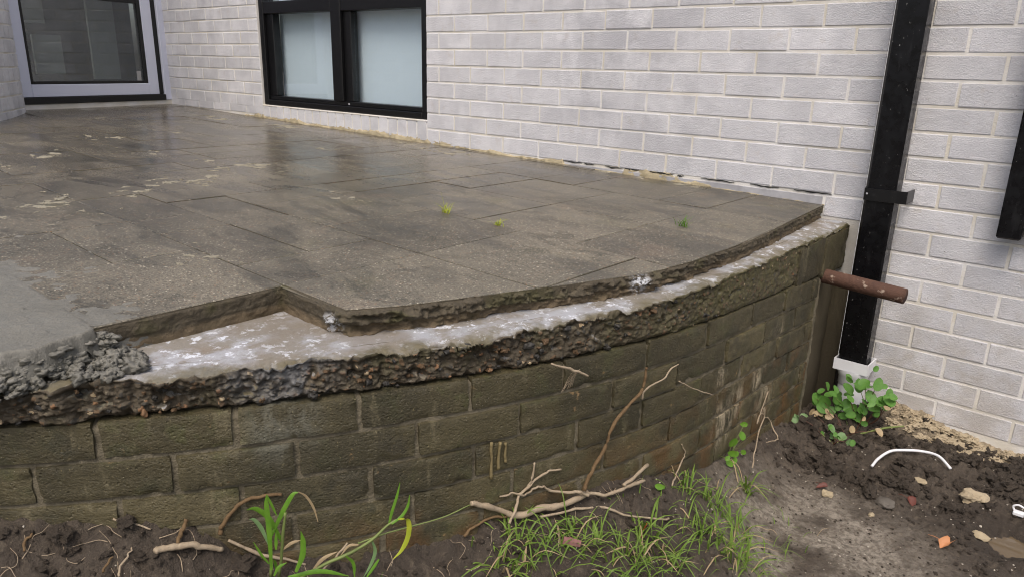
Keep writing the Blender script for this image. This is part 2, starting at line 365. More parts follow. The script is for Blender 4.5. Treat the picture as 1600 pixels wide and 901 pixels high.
# ---------------------------------------------------------------- materials
def lin(c):
    return tuple((x / 255 / 12.92 if x <= 10 else ((x / 255 + 0.055) / 1.055) ** 2.4) for x in c) + (1.0,)
class Mat:
    def __init__(self, name, rough=0.8, spec=0.5):
        self.m = bpy.data.materials.new(name)
        self.m.use_nodes = True
        self.t = self.m.node_tree
        self.b = self.t.nodes['Principled BSDF']
        self.b.inputs['Roughness'].default_value = rough
        self.b.inputs['Specular IOR Level'].default_value = spec
        self._p = None
    def n(self, kind, **kw):
        x = self.t.nodes.new(kind)
        for k, v in kw.items():
            setattr(x, k, v)
        return x
    def put(self, sock, v):
        if isinstance(v, bpy.types.NodeSocket):
            self.t.links.new(v, sock)
        elif isinstance(v, tuple) and len(v) == 3 and sock.type == 'RGBA':
            sock.default_value = lin(v)
        else:
            sock.default_value = v
    @property
    def pos(self):
        if self._p is None:
            self._p = self.n('ShaderNodeNewGeometry')
        return self._p.outputs['Position']
    @property
    def normal(self):
        self.pos
        return self._p.outputs['Normal']
    def scaled(self, sx, sy, sz):
        x = self.n('ShaderNodeMapping'); self.put(x.inputs['Vector'], self.pos)
        x.inputs['Scale'].default_value = (sx, sy, sz)
        return x.outputs[0]
    def noise(self, s, d=3, r=0.55, vec=None, dist=0.0):
        x = self.n('ShaderNodeTexNoise')
        self.put(x.inputs['Vector'], vec or self.pos)
        x.inputs['Scale'].default_value = s; x.inputs['Detail'].default_value = d; x.inputs['Roughness'].default_value = r
        x.inputs['Distortion'].default_value = dist
        return x.outputs['Fac']
    def vor(self, s, out='Distance', vec=None, feature='F1', rnd=1.0):
        x = self.n('ShaderNodeTexVoronoi', feature=feature)
        self.put(x.inputs['Vector'], vec or self.pos)
        x.inputs['Scale'].default_value = s; x.inputs['Randomness'].default_value = rnd
        return x.outputs[out]
    def ramp(self, f, lo, hi, a=0.0, b=1.0):
        x = self.n('ShaderNodeMapRange', interpolation_type='SMOOTHSTEP')
        self.put(x.inputs[0], f)
        x.inputs[1].default_value = lo; x.inputs[2].default_value = hi
        x.inputs[3].default_value = a; x.inputs[4].default_value = b
        return x.outputs[0]
    def mix(self, f, a, b, mode='MIX'):
        x = self.n('ShaderNodeMix', data_type='RGBA', blend_type=mode)
        self.put(x.inputs[0], f); self.put(x.inputs[6], a); self.put(x.inputs[7], b)
        return x.outputs[2]
    def math(self, op, a, b=0.0):
        x = self.n('ShaderNodeMath', operation=op)
        self.put(x.inputs[0], a); self.put(x.inputs[1], b)
        return x.outputs[0]
    def sep(self, v, k):
        x = self.n('ShaderNodeSeparateXYZ'); self.put(x.inputs[0], v)
        return x.outputs[k]
    def attr(self, nm):
        return self.n('ShaderNodeAttribute', attribute_name=nm).outputs['Fac']
    def rand(self):
        return self.n('ShaderNodeObjectInfo').outputs['Random']
    def near(self, p, r0, r1):
        """1 near point p, 0 beyond r1"""
        x = self.n('ShaderNodeVectorMath', operation='DISTANCE')
        self.put(x.inputs[0], self.pos); x.inputs[1].default_value = p
        return self.ramp(x.outputs['Value'], r0, r1, 1.0, 0.0)
    def hsv(self, c, v=1.0, s=1.0, h=0.5):
        x = self.n('ShaderNodeHueSaturation')
        self.put(x.inputs['Hue'], h); self.put(x.inputs['Saturation'], s); self.put(x.inputs['Value'], v); self.put(x.inputs['Color'], c)
        return x.outputs[0]
    def bump(self, h, st=0.5, d=0.002, nrm=None):
        x = self.n('ShaderNodeBump')
        x.inputs['Strength'].default_value = st; x.inputs['Distance'].default_value = d
        self.put(x.inputs['Height'], h)
        if nrm is not None:
            self.put(x.inputs['Normal'], nrm)
        return x.outputs[0]
    def out(self, col=None, rough=None, nrm=None):
        if col is not None: self.put(self.b.inputs['Base Color'], col)
        if rough is not None: self.put(self.b.inputs['Roughness'], rough)
        if nrm is not None: self.put(self.b.inputs['Normal'], nrm)
        return self.m

def m_white_brick(soldier=False):
    a = Mat('painted brick', 0.75, 0.3)
    c = a.mix(a.ramp(a.noise(5.5, 4, .6), .3, .7), (199, 199, 203), (219, 219, 222))
    c = a.hsv(c, a.ramp(a.rand(), 0, 1, 0.91, 1.05))
    c = a.mix(a.ramp(a.noise(190, 3, 0.65), 0.54, 0.70, 0, 0.26), c, (158, 159, 163))
    c = a.mix(a.ramp(a.noise(230, 3, 0.65), 0.30, 0.42, .35, 0), c, (236, 236, 238))
    c = a.mix(a.ramp(a.noise(120, 2, 0.6), 0.70, 0.76, 0, 0.8), c, (104, 100, 98))
    c = a.mix(a.ramp(a.noise(14, 4, 0.65), 0.56, 0.76, 0, 0.4), c, (186, 176, 166))
    c = a.mix(a.ramp(a.noise(2.6, 4, 0.6), 0.52, 0.68, 0, 0.35), c, (172, 173, 178))
    dm = a.math('MULTIPLY', a.near((.35, 0, .52), .05, .75), a.ramp(a.noise(4.2, 5, .65), .42, .58))
    c = a.mix(a.math('MULTIPLY', dm, .5), c, (158, 158, 164))
    # splashed dirt low on the wall
    z = a.sep(a.pos, 2)
    low = a.ramp(z, -0.72, 0.1, 1, 0)
    dirt = a.ramp(a.noise(170, 4, 0.7), 0.60, 0.70)
    c = a.mix(a.math('MULTIPLY', a.math('MULTIPLY', low, dirt), 0.75), c, (70, 62, 54))
    c = a.mix(a.math('MULTIPLY', a.math('MULTIPLY', low, a.ramp(a.noise(7, 4, .65), 0.3, 0.62)), 0.5), c, (164, 154, 138))
    h = a.math('ADD', a.noise(200, 4, 0.7), a.math('MULTIPLY', a.noise(60, 3), 0.6))
    return a.out(c, 0.75, a.bump(h, 0.9, 0.0045))
def m_mortar():
    a = Mat('cream mortar', 0.9, 0.2)
    c = a.mix(a.ramp(a.noise(5, 4), .35, .65), (222, 220, 216), (208, 203, 191))
    c = a.mix(a.ramp(a.noise(90, 4, .7), .6, .78, 0, .4), c, (160, 146, 124))
    return a.out(c, 0.9, a.bump(a.noise(180, 4, 0.65), 0.7, 0.003))
def m_plain(name, c, rough=0.5, spec=0.5, bs=120, bst=0.15, bd=0.001, var=0.12, vs=20):
    a = Mat(name, rough, spec)
    d = tuple(max(0, x * (1 - var)) for x in c)
    return a.out(a.mix(a.noise(vs, 4, .6), c, d), rough, a.bump(a.noise(bs, 3), bst, bd))
def m_black_pipe():
    a = Mat('black gloss paint', 0.22, 0.35)
    sp = a.ramp(a.noise(150, 2, .5, a.scaled(1, 1, .75)), 0.70, 0.76)
    big = a.ramp(a.noise(9, 3), 0.4, 0.62)
    m = a.math('MULTIPLY', sp, big)
    c = a.mix(a.math('MULTIPLY', m, .75), (9, 9, 12), (150, 148, 145))
    c = a.mix(a.ramp(a.noise(40, 4, .7, a.scaled(1, 1, .2)), .55, .8, 0, .12), c, (90, 90, 92))
    return a.out(c, a.ramp(a.noise(30, 3), .3, .7, .2, .4), a.bump(a.noise(8, 2), .1, .002))
def m_frame_black():
    a = Mat('black aluminium', 0.35, 0.5)
    c = a.mix(a.ramp(a.noise(60, 4, .7), .58, .78, 0, .18), (10, 10, 12), (80, 80, 82))
    c = a.mix(a.ramp(a.noise(230, 2), .74, .78, 0, .6), c, (150, 150, 150))
    return a.out(c, .36)
def m_glass():
    m = bpy.data.materials.new('window glass')
    m.use_nodes = True
    t = m.node_tree
    t.nodes.remove(t.nodes['Principled BSDF'])
    g = t.nodes.new('ShaderNodeBsdfGlossy'); g.inputs['Roughness'].default_value = 0.03
    g.inputs['Color'].default_value = (.93, .97, 1, 1)
    tr = t.nodes.new('ShaderNodeBsdfTransparent'); tr.inputs['Color'].default_value = (.95, .975, .985, 1)
    lw = t.nodes.new('ShaderNodeLayerWeight'); lw.inputs['Blend'].default_value = .5
    pw = t.nodes.new('ShaderNodeMath'); pw.operation = 'POWER'; pw.inputs[1].default_value = 5
    t.links.new(lw.outputs['Facing'], pw.inputs[0])
    fr = t.nodes.new('ShaderNodeMath'); fr.operation = 'MULTIPLY_ADD'; fr.inputs[1].default_value = .90; fr.inputs[2].default_value = .07
    t.links.new(pw.outputs[0], fr.inputs[0])
    ns = t.nodes.new('ShaderNodeTexNoise'); ge = t.nodes.new('ShaderNodeNewGeometry')
    ns.inputs['Scale'].default_value = 1.2
    t.links.new(ge.outputs['Position'], ns.inputs['Vector'])
    bp = t.nodes.new('ShaderNodeBump'); bp.inputs['Strength'].default_value = .06; bp.inputs['Distance'].default_value = .01
    t.links.new(ns.outputs['Fac'], bp.inputs['Height']); t.links.new(bp.outputs[0], g.inputs['Normal'])
    mx = t.nodes.new('ShaderNodeMixShader')
    t.links.new(fr.outputs[0], mx.inputs[0]); t.links.new(tr.outputs[0], mx.inputs[1]); t.links.new(g.outputs[0], mx.inputs[2])
    t.links.new(mx.outputs[0], t.nodes['Material Output'].inputs['Surface'])
    return m
def m_tile():
    a = Mat('wet concrete paver', 0.4, 0.5)
    c = a.mix(a.ramp(a.noise(1.7, 5, .6), .35, .65), (115, 109, 95), (89, 85, 74))
    c = a.hsv(c, a.ramp(a.rand(), 0, 1, .76, 1.18))
    c = a.mix(a.ramp(a.noise(3.1, 4, .6), .58, .74, 0, .4), c, (126, 106, 90))
    c = a.mix(a.ramp(a.noise(2.3, 5, .65, a.scaled(1, 1.2, 1)), .56, .72, 0, .5), c, (96, 94, 62))
    # mottling
    c = a.mix(a.ramp(a.noise(7, 6, .7, a.scaled(.6, 1.2, 1), .8), .49, .64, 0, .6), c, (52, 51, 42))
    c = a.mix(a.ramp(a.noise(24, 5, .7), .54, .7, 0, .4), c, (140, 132, 114))
    # exposed aggregate
    cell = a.vor(330, 'Color')
    cv = a.sep(cell, 0)
    c = a.mix(a.ramp(cv, .5, .95, 0, .27), c, (166, 156, 136))
    c = a.mix(a.ramp(cv, .0, .45, .6, 0), c, (46, 43, 37))
    c = a.mix(a.ramp(a.sep(cell, 1), .965, .985, 0, .6), c, (206, 198, 180))
    c = a.mix(a.ramp(a.sep(cell, 2), .97, .985, 0, .5), c, (150, 108, 74))
    c = a.mix(a.ramp(a.noise(150, 4, .7), .58, .7, 0, .35), c, (150, 142, 122))
    c = a.mix(a.ramp(a.noise(40, 4, .75), .68, .75, 0, .55), c, (186, 178, 156))
    wet = a.ramp(a.noise(3.0, 7, .68, a.scaled(.55, 1.3, 1), 1.2), .46, .62)
    c = a.mix(a.math('MULTIPLY', wet, .45), c, (44, 43, 37))
    film = a.ramp(a.math('ADD', a.math('SUBTRACT', a.math('MULTIPLY', a.sep(a.pos, 1), .55), a.sep(a.pos, 0)), a.math('MULTIPLY', a.noise(2.2, 4), 1.2)), -1.5, .9)
    c = a.mix(a.math('MULTIPLY', film, .55), c, a.mix(1.0, c, (196, 190, 178), 'MULTIPLY'))
    r = a.math('SUBTRACT', .54, a.math('MULTIPLY', film, .32))
    r = a.math('SUBTRACT', r, a.math('MULTIPLY', wet, .10))
    r = a.math('ADD', r, a.math('MULTIPLY', a.ramp(cv, 0, 1), .06))
    h = a.math('ADD', a.math('MULTIPLY', cv, .5), a.noise(140, 4, .65))
    h = a.math('MULTIPLY', h, a.ramp(film, 0, 1, 1, .25))
    return a.out(c, r, a.bump(h, .45, .003))
def m_joint():
    a = Mat('dirty joint filling', .8, .3)
    c = a.mix(a.ramp(a.noise(5, 4, .6), .44, .66), (54, 50, 42), (112, 106, 92))
    c = a.mix(a.ramp(a.noise(3, 3), .58, .7, 0, .7), c, (70, 76, 36))
    return a.out(c, .75, a.bump(a.noise(200, 3), .6, .003))
def m_edge():
    a = Mat('broken slab edge', .7, .4)
    top = a.mix(a.noise(60, 5, .7), (40, 37, 30), (104, 94, 76))
    top = a.mix(a.ramp(a.noise(12, 4), .5, .68, 0, .65), top, (70, 68, 38))
    bed = a.mix(a.noise(40, 5, .7), (74, 63, 48), (126, 111, 88))
    bed = a.mix(a.ramp(a.noise(15, 4, .6), .5, .7, 0, .7), bed, (66, 60, 36))
    zz = a.math('ADD', a.sep(a.pos, 2), a.math('MULTIPLY', a.noise(11, 4), .03))
    c = a.mix(a.ramp(zz, -.022, -.010), bed, top)
    c = a.mix(a.ramp(a.vor(240), .0, .16, .55, 0), c, (150, 132, 104))
    for p_, r_b in (((1.335, -1.375, -.02), .042), ((1.03, -2.065, -.03), .034), ((.845, -2.425, -.025), .03)):
        c = a.mix(a.math('MULTIPLY', a.near(p_, .004, r_b), a.ramp(a.noise(75, 4, .7), .44, .56)), c, (206, 210, 216))
    return a.out(c, .7, a.bump(a.noise(110, 5, .7), .9, .006))
def m_olive_brick():
    a = Mat('mossy retaining wall brick', .55, .5)
    st = a.scaled(1, 1, 1)
    c = a.mix(a.noise(5, 4, .6), (104, 96, 67), (72, 66, 46))
    c = a.hsv(c, a.ramp(a.rand(), 0, 1, .68, 1.2))
    c = a.mix(a.ramp(a.noise(16, 4, .6), .52, .68, 0, .65), c, (84, 86, 50))
    c = a.mix(a.ramp(a.noise(8, 4, .65), .54, .68, 0, .65), c, (56, 51, 42))
    c = a.mix(a.ramp(a.noise(3.2, 5, .65), .48, .62, 0, .6), c, (52, 49, 36))
    c = a.mix(a.ramp(a.noise(17, 5, .7, a.scaled(1, 1, .22)), .56, .68, 0, .45), c, (126, 118, 92))
    # earthy brown toward the ground, ochre bloom
    z = a.sep(a.pos, 2)
    c = a.mix(a.math('MULTIPLY', a.ramp(z, -.34, -.52), a.ramp(a.noise(9, 4), .45, .65)), c, (96, 72, 42))
    c = a.mix(a.ramp(a.noise(23, 5, .65), .66, .74, 0, .7), c, (160, 132, 92))
    c = a.mix(a.ramp(a.noise(190, 3, .7), .62, .74, 0, .55), c, (150, 138, 98))
    c = a.mix(a.ramp(a.noise(300, 2), .72, .76, 0, .6), c, (205, 200, 180))
    # lime bloom on a few courses near the corner
    bl = None
    for p, r in (((1.41, -.98, -.52), .11), ((1.415, -.9, -.47), .09), ((1.415, -.66, -.56), .1), ((1.415, -.62, -.31), .05), ((1.41, -1.02, -.36), .05), ((1.41, -.75, -.45), .06)):
        k = a.near(p, .01, r)
        bl = k if bl is None else a.math('MAXIMUM', bl, k)
    bl = a.math('MULTIPLY', bl, a.ramp(a.noise(40, 4, .65, a.scaled(1, 1, .35)), .42, .62))
    c = a.mix(a.math('MULTIPLY', bl, .85), c, (186, 172, 146))
    # lime run below the ledge
    bl = a.near((1.10, -2.23, -.17), .02, .10)
    bl = a.math('MULTIPLY', bl, a.ramp(a.noise(30, 4, .65, a.scaled(1, 1, .4)), .38, .6))
    c = a.mix(a.math('MULTIPLY', bl, .55), c, (128, 128, 116))
    g = a.noise(170, 4, .75, a.scaled(.85, .85, 1.25))
    h = a.math('ADD', a.math('MULTIPLY', g, .8), a.math('MULTIPLY', a.noise(42, 5, .65), .9))
    h = a.math('SUBTRACT', h, a.math('MULTIPLY', a.ramp(a.vor(95), .12, .3, 1, 0), .25))
    c = a.mix(a.ramp(g, .36, .47, .45, 0), c, (52, 47, 32))
    c = a.mix(a.ramp(g, .60, .70, 0, .4), c, (142, 134, 100))
    return a.out(c, a.ramp(a.noise(20, 3), .35, .65, .42, .72), a.bump(h, 1.0, .0048))
def m_wall_mortar():
    a = Mat('damp grey mortar', .7, .4)
    c = a.mix(a.noise(8, 4, .65), (136, 128, 108), (80, 73, 58))
    c = a.mix(a.ramp(a.noise(35, 4, .7), .55, .7, 0, .6), c, (136, 128, 106))
    c = a.mix(a.ramp(a.noise(6, 3), .58, .72, 0, .5), c, (70, 68, 42))
    return a.out(c, .65, a.bump(a.noise(110, 5, .7), 1.0, .006))
def m_bed():
    a = Mat('broken concrete and cement wash', .75, .4)
    # broken face: cement matrix with the stones it holds
    st = a.attr('stone')
    f = a.mix(a.noise(26, 5, .7), (56, 51, 42), (100, 90, 74))
    f = a.mix(a.ramp(a.noise(8, 4), .48, .64, 0, .6), f, (76, 73, 48))
    f = a.mix(a.ramp(a.noise(70, 5, .75), .54, .66, 0, .6), f, (48, 42, 34))
    f = a.mix(a.math('MULTIPLY', a.ramp(a.sep(a.pos, 1), -1.75, -1.1), a.ramp(a.noise(14, 5, .7), .36, .56, .35, .95)), f, a.mix(a.noise(60, 4, .7), (62, 60, 40), (104, 98, 66)))
    f = a.mix(a.ramp(st, .50, .52, 0, .75), f, (62, 61, 57))
    f = a.mix(a.ramp(st, .68, .70, 0, .85), f, (102, 82, 60))
    f = a.mix(a.ramp(st, .90, .91, 0, .6), f, (142, 106, 76))
    f = a.mix(a.ramp(st, .96, .965, 0, .85), f, (182, 166, 134))
    f = a.mix(a.ramp(a.noise(160, 4, .7), .6, .72, 0, .45), f, (156, 140, 112))
    f = a.mix(a.math('MULTIPLY', a.near((1.14, -2.24, -.07), .03, .15), a.ramp(a.noise(22, 4), .35, .6, 0, .7)), f, (126, 128, 130))
    # flat top: stained cement wash with lime bloom
    tcol = a.mix(a.noise(7, 5, .65), (152, 148, 140), (120, 113, 103))
    tcol = a.mix(a.ramp(a.noise(4.5, 4, .6), .54, .68, 0, .45), tcol, (132, 116, 98))
    tcol = a.mix(a.ramp(a.noise(13, 5, .7, a.scaled(1, .7, 1)), .44, .62, 0, .75), tcol, (174, 177, 184))
    tcol = a.mix(a.ramp(a.noise(34, 6, .75), .55, .61, 0, .85), tcol, (220, 224, 232))
    tcol = a.mix(a.ramp(a.noise(3.2, 4, .6), .50, .62, 0, .7), tcol, a.mix(a.noise(25, 5, .7), (106, 96, 82), (140, 131, 117)))
    tcol = a.mix(a.ramp(a.noise(80, 4, .7), .6, .7, 0, .5), tcol, (120, 104, 86))
    # ochre rim next to the broken edge
    x = a.n('ShaderNodeVectorMath', operation='DISTANCE')
    cmb = a.n('ShaderNodeCombineXYZ')
    a.put(cmb.inputs[0], a.sep(a.pos, 0)); a.put(cmb.inputs[1], a.math('MINIMUM', a.sep(a.pos, 1), -1.0118))
    a.put(x.inputs[0], cmb.outputs[0]); x.inputs[1].default_value = (-1.0748, -1.0118, 0)
    rim = a.ramp(a.math('ADD', x.outputs['Value'], a.math('MULTIPLY', a.math('SUBTRACT', a.noise(16, 5, .65), .5), .16)), 2.440, 2.496)
    tcol = a.mix(a.math('MULTIPLY', rim, .8), tcol, a.mix(a.noise(40, 5, .7), (74, 69, 46), (112, 103, 74)))
    c = a.mix(a.ramp(a.sep(a.normal, 2), .72, .9), f, tcol)
    return a.out(c, .72, a.bump(a.noise(120, 5, .7), .7, .005))
def m_soil(dark=False):
    a = Mat('wet dark soil' if dark else 'damp soil', .75, .4)
    c = a.mix(a.noise(7, 5, .65), (98, 88, 77), (58, 51, 44))
    c = a.mix(a.ramp(a.noise(40, 5, .7), .5, .7, 0, .7), c, (112, 101, 87))
    # trodden, paler soil
    tr = a.math('MULTIPLY', a.near((1.72, -.98, -.78), .16, .42), a.ramp(a.noise(6, 4), .32, .55))
    c = a.mix(a.math('MULTIPLY', tr, .85), c, a.mix(a.ramp(a.noise(60, 5, .7), .4, .62), (170, 161, 147), (120, 111, 99)))
    yy = a.sep(a.pos, 1)
    cl = a.math('MULTIPLY', a.ramp(a.math('ADD', yy, a.math('MULTIPLY', a.noise(9, 5, .65), .16)), -.07, .03), a.ramp(a.sep(a.pos, 0), 1.62, 1.72))
    c = a.mix(a.math('MULTIPLY', cl, .9), c, a.mix(a.noise(30, 5, .7), (186, 172, 146), (138, 122, 98)))
    if dark: c = a.mix(a.noise(30, 5, .7), (84, 74, 63), (46, 40, 34))
    c = a.mix(a.ramp(a.noise(260, 3, .6), .66, .74, 0, .7), c, (150, 138, 120))
    c = a.mix(a.ramp(a.noise(420, 2), .74, .78, 0, .8), c, (214, 206, 192))
    wetp = a.near((2.1, -.57, -.8), .09, .2)
    c = a.mix(a.math('MULTIPLY', wetp, .5), c, (44, 36, 28))
    h = a.math('ADD', a.noise(45, 6, .7), a.math('MULTIPLY', a.noise(240, 4, .7), .6))
    return a.out(c, a.ramp(a.noise(20, 3), .3, .7, .55, .9), a.bump(h, 1.0, .014))
def m_clay():
    a = Mat('dry clay', .9, .2)
    c = a.mix(a.noise(18, 5, .65), (184, 171, 146), (136, 121, 98))
    return a.out(c, .9, a.bump(a.noise(90, 5, .7), .8, .005))
def m_wet_mortar():
    a = Mat('fresh wet mortar', .3, .5)
    c = a.mix(a.noise(10, 4, .6), (126, 123, 114), (102, 100, 91))
    c = a.mix(a.ramp(a.noise(26, 5, .7, a.scaled(.6, 1.6, 1), .6), .62, .68, 0, .8), c, (70, 68, 60))
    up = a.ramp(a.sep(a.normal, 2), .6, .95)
    c = a.mix(up, a.mix(a.noise(60, 4, .7), (80, 79, 72), (106, 104, 96)), c)  # side faces darker by normal: shading and wetter mortar put into the colour
    return a.out(c, a.ramp(a.noise(30, 3), .3, .7, .3, .6), a.bump(a.noise(70, 5, .7), .7, .006))
def m_rust():
    a = Mat('rusty steel', .8, .3)
    c = a.mix(a.noise(40, 5, .7), (104, 76, 62), (66, 48, 42))
    c = a.mix(a.ramp(a.noise(26, 4, .6), .6, .68, 0, .85), c, (168, 150, 134))
    return a.out(c, .8, a.bump(a.noise(120, 5, .7), .9, .004))
def m_root(c1, c2, nm):
    a = Mat(nm, .8, .3)
    c = a.mix(a.noise(60, 4, .65), c1, c2)
    c = a.mix(a.ramp(a.noise(220, 3, .7), .6, .7, 0, .5), c, tuple(int(x * .55) for x in c2))
    return a.out(c, .8, a.bump(a.noise(200, 4, .7), .8, .002))
def m_leaf(c1, c2, nm, sc=60):
    a = Mat(nm, .5, .4)
    c = a.mix(a.noise(sc, 3, .6), c1, c2)
    a.b.inputs['Subsurface Weight'].default_value = 0.0
    o = a.out(c, .5, a.bump(a.noise(150, 2), .2, .001))
    t = a.t
    tl = t.nodes.new('ShaderNodeBsdfTranslucent')
    t.links.new(c, tl.inputs['Color'])
    mx = t.nodes.new('ShaderNodeMixShader'); mx.inputs[0].default_value = .3
    t.links.new(a.b.outputs[0], mx.inputs[1]); t.links.new(tl.outputs[0], mx.inputs[2])
    t.links.new(mx.outputs[0], t.nodes['Material Output'].inputs['Surface'])
    return o
def m_pier():
    a = Mat('damp render', .7, .4)
    c = a.mix(a.noise(14, 5, .65, a.scaled(1, 1, .4)), (98, 90, 72), (72, 65, 50))
    c = a.mix(a.ramp(a.sep(a.pos, 2), -.35, -.75, 0, .5), c, (60, 52, 42))
    return a.out(c, .7, a.bump(a.noise(90, 5, .7), .6, .004))

M = dict(brick=m_white_brick(), mortar=m_mortar(), pipe=m_black_pipe(), black=m_frame_black(), glass=m_glass(),
         tile=m_tile(), joint=m_joint(), edge=m_edge(), olive=m_olive_brick(), wmortar=m_wall_mortar(), bed=m_bed(),
         soil=m_soil(), clod=m_soil(True), clay=m_clay(), wet=m_wet_mortar(), rust=m_rust(), pier=m_pier(),
         alu=m_plain('pale lilac aluminium', (204, 208, 224), .4, .5, 30, .03, .001, .05, 6),
         rubber=m_plain('black rubber', (12, 12, 13), .6),
         pvc=m_plain('white plastic', (234, 235, 238), .35, .5, 60, .08, .001, .08, 25),
         blind=m_plain('pale blind', (222, 232, 238), .9, .1, 80, .05, .001, .05, 3),
         dark=m_plain('dark interior', (44, 48, 46), .9, .1),
         grey=m_plain('grey reflection', (104, 110, 106), .9, .1, 40, .1, .002, .2, 4),
         lead=m_plain('grey flashing', (196, 196, 200), .6, .3, 60, .5, .003, .4, 14),
         seal=m_plain('dark joint sealant', (64, 58, 54), .7, .3, 80, .4, .002, .4, 25),
         rootpale=m_root((178, 164, 142), (132, 114, 92), 'pale root bark'),
         rootbrown=m_root((124, 102, 72), (80, 62, 44), 'brown root bark'),
         green=m_leaf((122, 166, 54), (80, 128, 40), 'green leaf'),
         grassm=m_leaf((136, 160, 70), (84, 118, 46), 'grass blade', 14),
         bushg=m_leaf((112, 156, 72), (72, 120, 50), 'weed leaf'),
         bluegreen=m_leaf((140, 168, 122), (100, 136, 78), 'dull green leaf'),
         yellow=m_leaf((196, 200, 66), (140, 160, 48), 'yellow green blade', 30),
         dry=m_leaf((196, 176, 140), (158, 136, 104), 'dry leaf'),
         stem=m_plain('reddish stem', (92, 62, 48), .6),
         gstem=m_plain('green stem', (118, 132, 72), .6),
         lime=m_plain('lime run', (138, 124, 88), .8, .3, 150, .6, .003, .3, 60),
         splash=m_plain('dried mortar splash', (156, 150, 132), .8, .3, 150, .5, .002, .25, 30),
         stone=m_plain('grey stone', (104, 98, 90), .7, .4, 60, .5, .004, .3, 15),
         cream=m_plain('cream stone', (186, 170, 140), .8, .3, 60, .5, .003, .3, 25),
         pebble=m_plain('pale grit', (188, 180, 166), .8, .3),
         orange=m_plain('orange leaf', (190, 132, 88), .6), brown=m_plain('brown leaf', (96, 46, 34), .6),
         red=m_plain('orange red plastic', (206, 66, 34), .5), pink=m_plain('pinkish wood', (168, 122, 118), .8, .2, 80, .5, .002, .3, 40))
mm = Mat('muddy water', .04, .5)
M['grime'] = m_plain('slab side with joint dirt', (46, 43, 35), .8, .3, 120, .5, .002, .4, 9)
M['fillet'] = m_plain('old cream mortar', (196, 183, 152), .9, .2, 140, .8, .003, .35, 22)
M['water'] = mm.out(mm.mix(mm.noise(6, 3), (104, 90, 70), (84, 72, 55)), .02)

CX,CY,RF=-1.0748,-1.0118,2.490
_S=np.array([-3,-1.2,-.95,-.708,-.506,-.309,-.161,.062,.207,.383,.503,.738,1.02,1.218,1.35,1.445,1.55,1.674,1.8,2.1,3.])
_Z=np.array([-.80,-.80,-.80,-.775,-.71,-.68,-.665,-.63,-.59,-.53,-.51,-.505,-.50,-.48,-.455,-.375,-.34,-.315,-.29,-.28,-.28])
_HX=np.array([0,1.45,1.55,1.67,1.78,1.89,2.09,2.4,3.,9.]); _HZ=np.array([-.8,-.8,-.735,-.70,-.725,-.76,-.785,-.80,-.80,-.8])
def wall_sd(x,y):
    r=np.hypot(x-CX,y-CY)
    d=np.where(y<CY,r-RF,x-(CX+RF))
    s=np.where(y<CY,np.arctan2(-(y-CY),x-CX)*RF,CY-y)
    return s,d
def smax(a,b,k): 
    h=np.clip(.5+.5*(a-b)/k,0,1); return b+(a-b)*h+k*h*(1-h)
def soil_base(x,y):
    x=np.asarray(x,float);y=np.asarray(y,float)
    s,d=wall_sd(x,y); dd=np.maximum(d,0)
    flat=-.785-.012*np.sin(x*2.1+.6)*np.cos(y*1.7)
    bank=np.interp(s,_S,_Z)-.75*dd-.9*np.maximum(dd-.12,0)*0-.0*dd
    ridge=np.interp(x,_HX,_HZ)-.55*np.maximum(-y,0)
    h=smax(flat,bank,.06); h=smax(h,ridge,.03)
    # mound at the downpipe foot
    m=-.725-1.2*((x-1.56)**2+(y+.17)**2)**.5*.6
    h=smax(h,m,.03)
    # puddle hollow
    h=h-.035*np.exp(-(((x-2.13)/.075)**2+((y+.57)/.075)**2)**1.5)
    return h

NOISE_AMP = lambda x, y: 0.35 + 0.65 * np.clip(np.hypot(x - 1.72, y + .98) / .38 - .55, 0, 1)
def soil_h(x, y):
    x = np.asarray(x, float); y = np.asarray(y, float)
    b = soil_base(x, y)
    a = NOISE_AMP(x, y)
    n = fbm(x * 9, y * 9, 0, 3, 2) * .011 + fbm(x * 34, y * 34, 0, 3, 9) * .0065 + np.abs(fbm(x * 70, y * 70, 0, 2, 21)) * .005
    pud = np.exp(-(((x - 2.13) / .11) ** 2 + ((y + .57) / .11) ** 2) ** 2)
    d1, i1, _ = dome(x / .034, y / .034, 141); d2, i2, _ = dome(x / .015, y / .015, 142)
    n = n + .013 * d1 * (i1 > .62) * np.clip(a * 1.6 - .6, 0, 1) + .0055 * d2 * (i2 > .5)
    return b + n * a * (1 - .62 * pud) + pud * .006 * fbm(x * 22, y * 22, 0, 3, 151)

# ================================================================ setting: ground
def axis(a, b, step, lo, hi):
    core = np.arange(a, b, step)
    out, s, x = [], step, b
    while x < hi:
        out.append(x); s *= 1.35; x += s
    neg, s, x = [], step, a
    while x > lo:
        s *= 1.35; x -= s; neg.append(x)
    return np.array(neg[::-1] + list(core) + out + [hi])
gx = axis(.78, 2.35, .0042, -60, 60)
gy = axis(-2.72, .02, .0042, -60, 60)
GX, GY = np.meshgrid(gx, gy, indexing='ij')
GZ = soil_h(GX, GY)
far = np.clip((np.hypot(GX - 1.5, GY + 1.2) - 4) / 4, 0, 1)
GZ = GZ * (1 - far) - .80 * far
GZ = np.where((GX < .2) | (GY > .3), np.minimum(GZ, -.6), GZ)
tag(grid_mesh(np.stack([GX, GY, GZ], -1), 'ground', M['soil'], None, False), kind='structure')
pv = []
for k in range(40):
    w = 2 * math.pi * k / 40
    pv.append((2.14 + .15 * math.cos(w), -.57 + .15 * math.sin(w), -.801))
wb = MB(); wb.add(pv, [tuple(range(40))])
tag(wb.build('puddle_water', M['water']), kind='structure')

